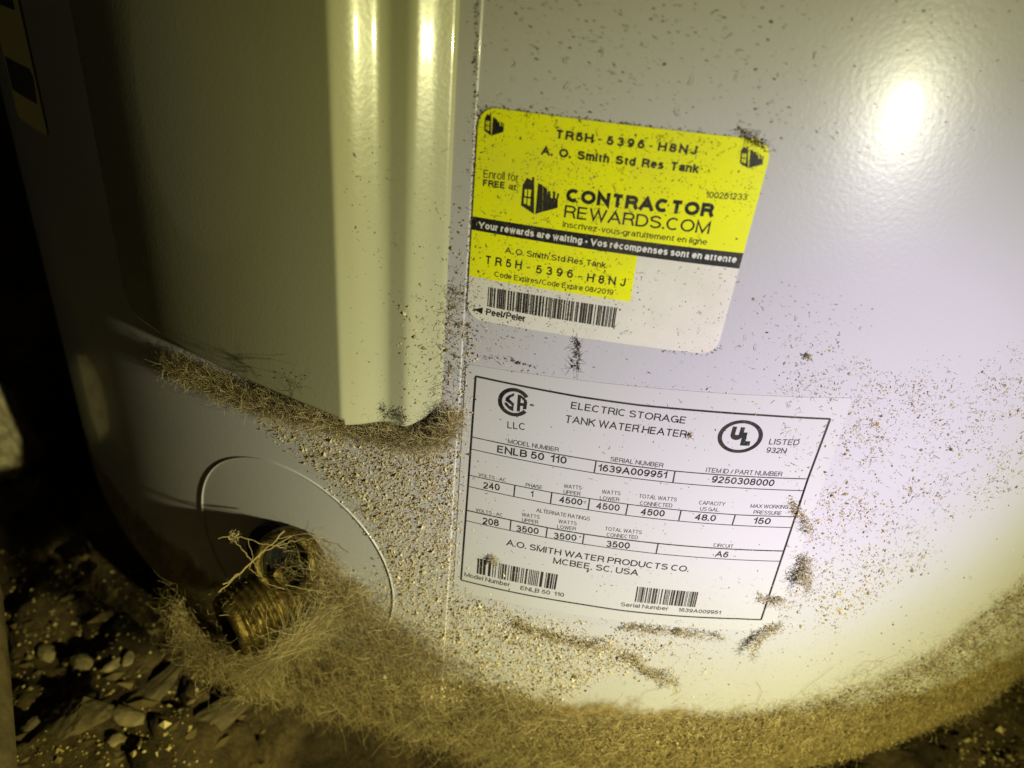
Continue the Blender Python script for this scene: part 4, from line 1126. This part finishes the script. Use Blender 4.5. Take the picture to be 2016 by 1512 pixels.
o = fibres("knot", P, rg.normal(0, 1, (60, 3)), np.tile(nrm, (60, 1)), rg.uniform(.001, .003, 60), rg.uniform(.00005, .0001, 60), MAT['lint'], None, 5, 6, 1.3, parent=web); o.matrix_parent_inverse = Matrix.Translation(-Vector(vbase))

# --- lint carpet along the tank foot
Zc = [([(560, 1512), (700, 1410), (830, 1396), (1000, 1408), (1150, 1418), (1300, 1420), (1500, 1405), (1700, 1358), (1850, 1283), (1960, 1190), (2060, 1120), (2200, 1000), (2380, 830), (2400, 1150), (2060, 1560), (560, 1560)], 1.0, 9)]
X, Y = sample_zone(29000, Zc, (540, 830, 2400, 1560), 101, 46, .22, .60)
P, nr, s, z, h, ok = on_skin(X, Y, 0); n = len(P); rg = np.random.default_rng(23)
P = P + nr * (rg.uniform(0, 1, n) * (.0006 + .009 * np.maximum(fbm(s + 3, z + 3, .03, 55, 4) - .4, 0)))[:, None]
fibres("lint_carpet", P, rand_dirs(n, 24, nr, .5), nr, rg.uniform(.0010, .0045, n), rg.uniform(.00005, .00011, n), MAT['foot'], "dense felt of tan lint coating the rolled foot of the tank", 25, 5, 1.0)
X, Y = sample_zone(27000, Zc, (540, 830, 2400, 1560), 103, 60, .15, .55)
s, z, h, ok = hit_surf(X, Y)
specks("foot_dust", s[ok], z[ok], h[ok] + rg.uniform(0, .0012, ok.sum()), np.minimum(np.exp(rg.normal(-8.1, .35, ok.sum())), .0009), MAT['foot'], "thick brown dust caked on the rolled foot of the tank", 26)
X, Y = along([(560, 1330), (700, 1340), (850, 1380), (1000, 1406), (1300, 1418), (1500, 1402), (1700, 1354), (1850, 1280), (1960, 1188), (2060, 1116), (2200, 998), (2360, 850)], 3600, 107, 9)
P, nr, s, z, h, ok = on_skin(X, Y, .0005); n = len(P); D = rand_dirs(n, 241, nr, .7); P, D = locks(P, D, 320, 242, .0008)
fibres("edge_fluff", P, D, nr, rg.uniform(.002, .008, n), rg.uniform(.00002, .00005, n), MAT['lint'], "airy fluff standing up along the top of the lint on the tank foot", 243, 7, 1.2, hugh=.004)
X, Y = sample_zone(3000, [([(560, 1400), (900, 1380), (1500, 1400), (1980, 1200), (2060, 1300), (1600, 1520), (560, 1560)], 1.0, 20)], (540, 830, 2400, 1560), 109, 120, .3, .6)
P, nr, s, z, h, ok = on_skin(X, Y, .001); n = len(P); D = rand_dirs(n, 244, nr, .5); P, D = locks(P, D, 260, 245, .0010)
fibres("foot_wisps", P, D, nr, rg.uniform(.004, .014, n), rg.uniform(.00002, .00005, n), MAT['lint'], "long pale wisps matted over the lint on the tank foot", 246, 8, 1.1, hugh=.006)
# long loose hairs above the carpet
hx = []
for pts in [[(1560, 1370), (1600, 1340), (1640, 1310)], [(1100, 1395), (1080, 1350), (1090, 1330)],
            [(1250, 1400), (1270, 1360), (1310, 1350)], [(1680, 1320), (1700, 1300), (1740, 1300), (1700, 1325)], [(1485, 1385), (1500, 1360), (1490, 1340)]]:
    hx.append(pts)
hair = thing("loose_hairs", "long loose hairs curling up from the lint foot onto the clean jacket", "hair")
for pts in hx:
    q = jag(pts, 6, .9); sx = np.array([a for a, b in q]); sy = np.array([b for a, b in q]); s, z, h, ok = hit_surf(sx, sy)
    Pq = cyl(s, z, h + .0006); V = []; Fc = []
    for i, p in enumerate(Pq):
        t = Pq[min(i + 1, len(Pq) - 1)] - Pq[max(i - 1, 0)]; t /= np.linalg.norm(t); _, u, v = frame_from(t)
        for k in range(3): a = 2.0944 * k; V.append(p + (u * math.cos(a) + v * math.sin(a)) * .00004)
    for i in range(len(Pq) - 1):
        for k in range(3): Fc.append([i * 3 + k, i * 3 + (k + 1) % 3, (i + 1) * 3 + (k + 1) % 3, (i + 1) * 3 + k])
    mesh_py("hair_strand", V, Fc, MAT['lintd'], hair)

# ================================================================== THE FLOOR
GZ = ZB - .012
def earth_material():
    m, nt, b = new_mat("crusted_earth")
    geo = N(nt, "ShaderNodeNewGeometry"); pos = geo.outputs["Position"]
    n1 = noise(nt, 22, 8, .62, pos, .6)
    r = ramp(nt, n1.outputs[0], [(.25, (.02, .013, .006)), (.45, (.08, .054, .025)), (.6, (.16, .115, .055)), (.78, (.28, .22, .12))])
    n2 = noise(nt, 300, 6, .7, pos)
    mx = N(nt, "ShaderNodeMixRGB", blend_type='MULTIPLY'); mx.inputs[0].default_value = .8
    r2 = ramp(nt, n2.outputs[0], [(.3, (.35, .33, .3)), (.7, (1.25, 1.2, 1.1))])
    nt.links.new(r.outputs[0], mx.inputs[1]); nt.links.new(r2.outputs[0], mx.inputs[2])
    nt.links.new(mx.outputs[0], b.inputs["Base Color"]); b.inputs["Roughness"].default_value = .8
    b.inputs["Specular IOR Level"].default_value = .3
    bp_ = bump(nt, b, n2.outputs[0], .8, .003)
    n3 = noise(nt, 60, 8, .7, pos, 1.2); bump(nt, b, n3.outputs[0], .9, .008, bp_)
    return m
MAT['earth'] = earth_material()
gx = axis((-3, -.7, .1), (-.7, -.34, .006), (-.34, .05, .003), (.05, .40, .004), (.40, 3, .1)); gy = axis((-3, -.62, .1), (-.62, .1, .0035), (.1, .5, .012), (.5, 3, .1))
GX, GY = np.meshgrid(gx, gy, indexing='ij')
def ground_h(x, y):
    a = fbm(x * 1 + 5, y * 1 + 5 + .6 * x, .11, 200, 5); b = fbm(x + 9, y + 9, .03, 210, 4)
    step = np.floor(a * 16) / 16 * .7 + a * .3
    hh = (step - .5) * .09 + (b - .5) * .016
    rr = np.hypot(x, y)
    hh = np.where(rr < R + .01, np.minimum(hh, -.002), hh)
    return GZ + hh - .004
V = np.stack([GX, GY, ground_h(GX, GY)], -1).reshape(-1, 3)
g = mesh_np("ground", V, grid_faces(len(gx), len(gy))[:, ::-1] * 1, MAT['earth'], None, True)
tag(g, "crusted brown dirt floor of flaky earth under and beside the tank", kind="structure")
def ground_px(px, py, z=GZ):
    p = ground_at(px, py, z)
    for _ in range(4): p = ground_at(px, py, float(ground_h(p[0], p[1])))
    return p
# stones
def stone_material(name, a, b_):
    m, nt, b = new_mat(name); n1 = noise(nt, 120, 6, .65)
    r = ramp(nt, n1.outputs[0], [(.3, a), (.7, b_)]); nt.links.new(r.outputs[0], b.inputs["Base Color"]); b.inputs["Roughness"].default_value = .85
    bump(nt, b, n1.outputs[0], .6, .001); return m
MAT['stone'] = stone_material("pale_stone", (.05, .036, .018), (.30, .235, .135)); MAT['rock'] = stone_material("brown_rock", (.035, .024, .012), (.13, .095, .05))
def stone_mesh(name, c, size, mat, seed, sub=3, flat=.6, rot=0):
    rg = np.random.default_rng(seed); bm = bmesh.new(); bmesh.ops.create_icosphere(bm, subdivisions=sub, radius=1)
    dirs = rg.normal(0, 1, (9, 3)); dirs /= np.linalg.norm(dirs, axis=1)[:, None]; offs = rg.uniform(.42, .8, 9)
    for v in bm.verts:
        p = np.array(v.co); p = p / np.linalg.norm(p)
        for d, o in zip(dirs, offs):
            e = p @ d - o
            if e > 0: p = p - d * e
        p *= 1 + .06 * rg.normal()*.5
        v.co = p * np.array(size) * np.array([1, 1, flat])
    bmesh.ops.rotate(bm, verts=bm.verts, cent=(0, 0, 0), matrix=Matrix.Rotation(rot, 3, 'Z'))
    me = bpy.data.meshes.new(name); bm.to_mesh(me); bm.free(); me.materials.append(mat)
    o = bpy.data.objects.new(name, me); COL.objects.link(o); o.location = c
    return o
for k, (px, py, sz_, lab) in enumerate([(176, 1314, .009, "largest pale angular stone on the dirt, left of centre bottom"), (222, 1316, .005, "small tan stone just right of the largest pale stone"),
        (252, 1300, .0045, "small tilted chip beside the dark corner of the tank foot"), (254, 1413, .008, "flat pale stone lying between two brown slabs"), (233, 1463, .006, "rounded stone half sunk near the bottom edge"),
        (477, 1378, .003, "little lone pebble under the hanging lint"), (96, 1290, .007, "dull grey stone on the left slope"), (135, 1180, .0035, "pebble high on the left dirt slope"), (280, 1120, .004, "grey chip lying by the curve of the tank")]):
    p = ground_px(px, py); o = stone_mesh("stone", (p[0], p[1], p[2] + sz_ * .25), (sz_ * 1.15, sz_ * .62, sz_ * .9), MAT['stone'], 300 + k, 2, .5, k)
    tag(o, lab, "stone", group="loose stones on the dirt floor")
for k, (px, py, sz_, lab) in enumerate([(130, 1420, (.030, .020, .016), "brown leaning rock slab at the bottom left"), (420, 1400, (.045, .018, .014), "long brown slab of rock under the hanging lint"), (300, 1350, (.045, .014, .010), "narrow ledge of brown rock in front of the tank foot"),
        (60, 1440, (.018, .010, .012), "thin grey shard of rock by the bottom left edge")]):
    p = ground_px(px, py); o = stone_mesh("rock_slab", (p[0], p[1], p[2] - .002), tuple(v * .62 for v in sz_), MAT['rock'], 340 + k, 4, .7, .5 + k * .4)
    tag(o, lab, "rock", group="rock slabs in the dirt")
# gravel grains
rg = np.random.default_rng(77); n = 1800
px = np.concatenate([rg.uniform(0, 420, n // 2), rg.uniform(1650, 2016, n // 2)]); py = np.concatenate([rg.uniform(1080, 1512, n // 2), rg.uniform(1250, 1512, n // 2)])
P = np.array([ground_px(a, b) for a, b in zip(px, py)])
keep = np.hypot(P[:, 0], P[:, 1]) > R - .005
P = P[keep]; n = len(P); sz = np.minimum(np.exp(rg.normal(-7.3, .45, n)), .0025)
B = OCT[None] * rg.uniform(.5, 1.2, (n, 6))[..., None] * sz[:, None, None]
a = rg.uniform(0, 6.28, n); Rm = np.stack([np.stack([np.cos(a), -np.sin(a), 0 * a], -1), np.stack([np.sin(a), np.cos(a), 0 * a], -1), np.stack([0 * a, 0 * a, 1 + 0 * a], -1)], 1)
V = np.einsum('nij,nkj->nki', Rm, B) + P[:, None]
gr = mesh_np("gravel", V.reshape(-1, 3), (OCF[None] + (np.arange(n) * 6)[:, None, None]).reshape(-1, 3), MAT['foot'])
tag(gr, "loose grit and small crumbs scattered on the dirt floor", "gravel", kind="stuff")
# rubble: broken flakes pressed into the dirt
rg = np.random.default_rng(91); Vr = []; Fr = []; nb = 0
for k in range(260):
    if k < 190: a, b = rg.uniform(0, 520), rg.uniform(1080, 1512)
    else: a, b = rg.uniform(1640, 2016), rg.uniform(1280, 1512)
    p = ground_px(a, b)
    if math.hypot(p[0], p[1]) < R + .002: continue
    sz_ = min(.008, math.exp(rg.normal(-6.1, .5))); q = OCT * rg.uniform(.5, 1.2, (6, 1)) * np.array([1.3, .8, .35]) * sz_
    an = .7 + rg.normal(0, .5); ca, sa = math.cos(an), math.sin(an); q = q @ np.array([[ca, sa, 0], [-sa, ca, 0], [0, 0, 1]]) + np.outer(q[:, 0], [0, 0, .25 * rg.normal()])
    Vr.append(q + p); Fr.append(OCF + nb); nb += 6
rub = mesh_np("rubble", np.concatenate(Vr), np.concatenate(Fr), island_mat("flaky_rubble", [(0, (.03, .02, .01)), (.6, (.11, .076, .034)), (.92, (.18, .13, .062)), (1, (.30, .24, .14))], .85, .25))
tag(rub, "broken flakes of rock pressed into the dirt floor", "rubble", kind="stuff")
# blurred lump and the pale pole end at the left border
p = ray(-8, 850, .52)
o = stone_mesh("far_rock", p, (.022, .03, .035), stone_material('chalky_rock', (.22, .17, .09), (.50, .43, .27)), 401, 4, 1.0); tag(o, "blurred pale lump of rock beyond the tank at the left border", "rock")
o = stone_mesh("far_rock", ray(30, 800, .56), (.022, .02, .016), MAT['rock'], 402, 4, 1.0); tag(o, "dim brown rock just above the blurred pale lump", "rock")
pa, pb = ray(-46, 1150, .34), ray(-34, 1420, .31)
pole = revolve("fallen_pole", pa, pb - pa, [(.0003, 0), (.006, .001), (.0075, .006), (.0082, .04), (.0085, .2)], MAT['rock'], None, 28)
tag(pole, "pale stained end of a pole leaning at the lower left border", "pole")
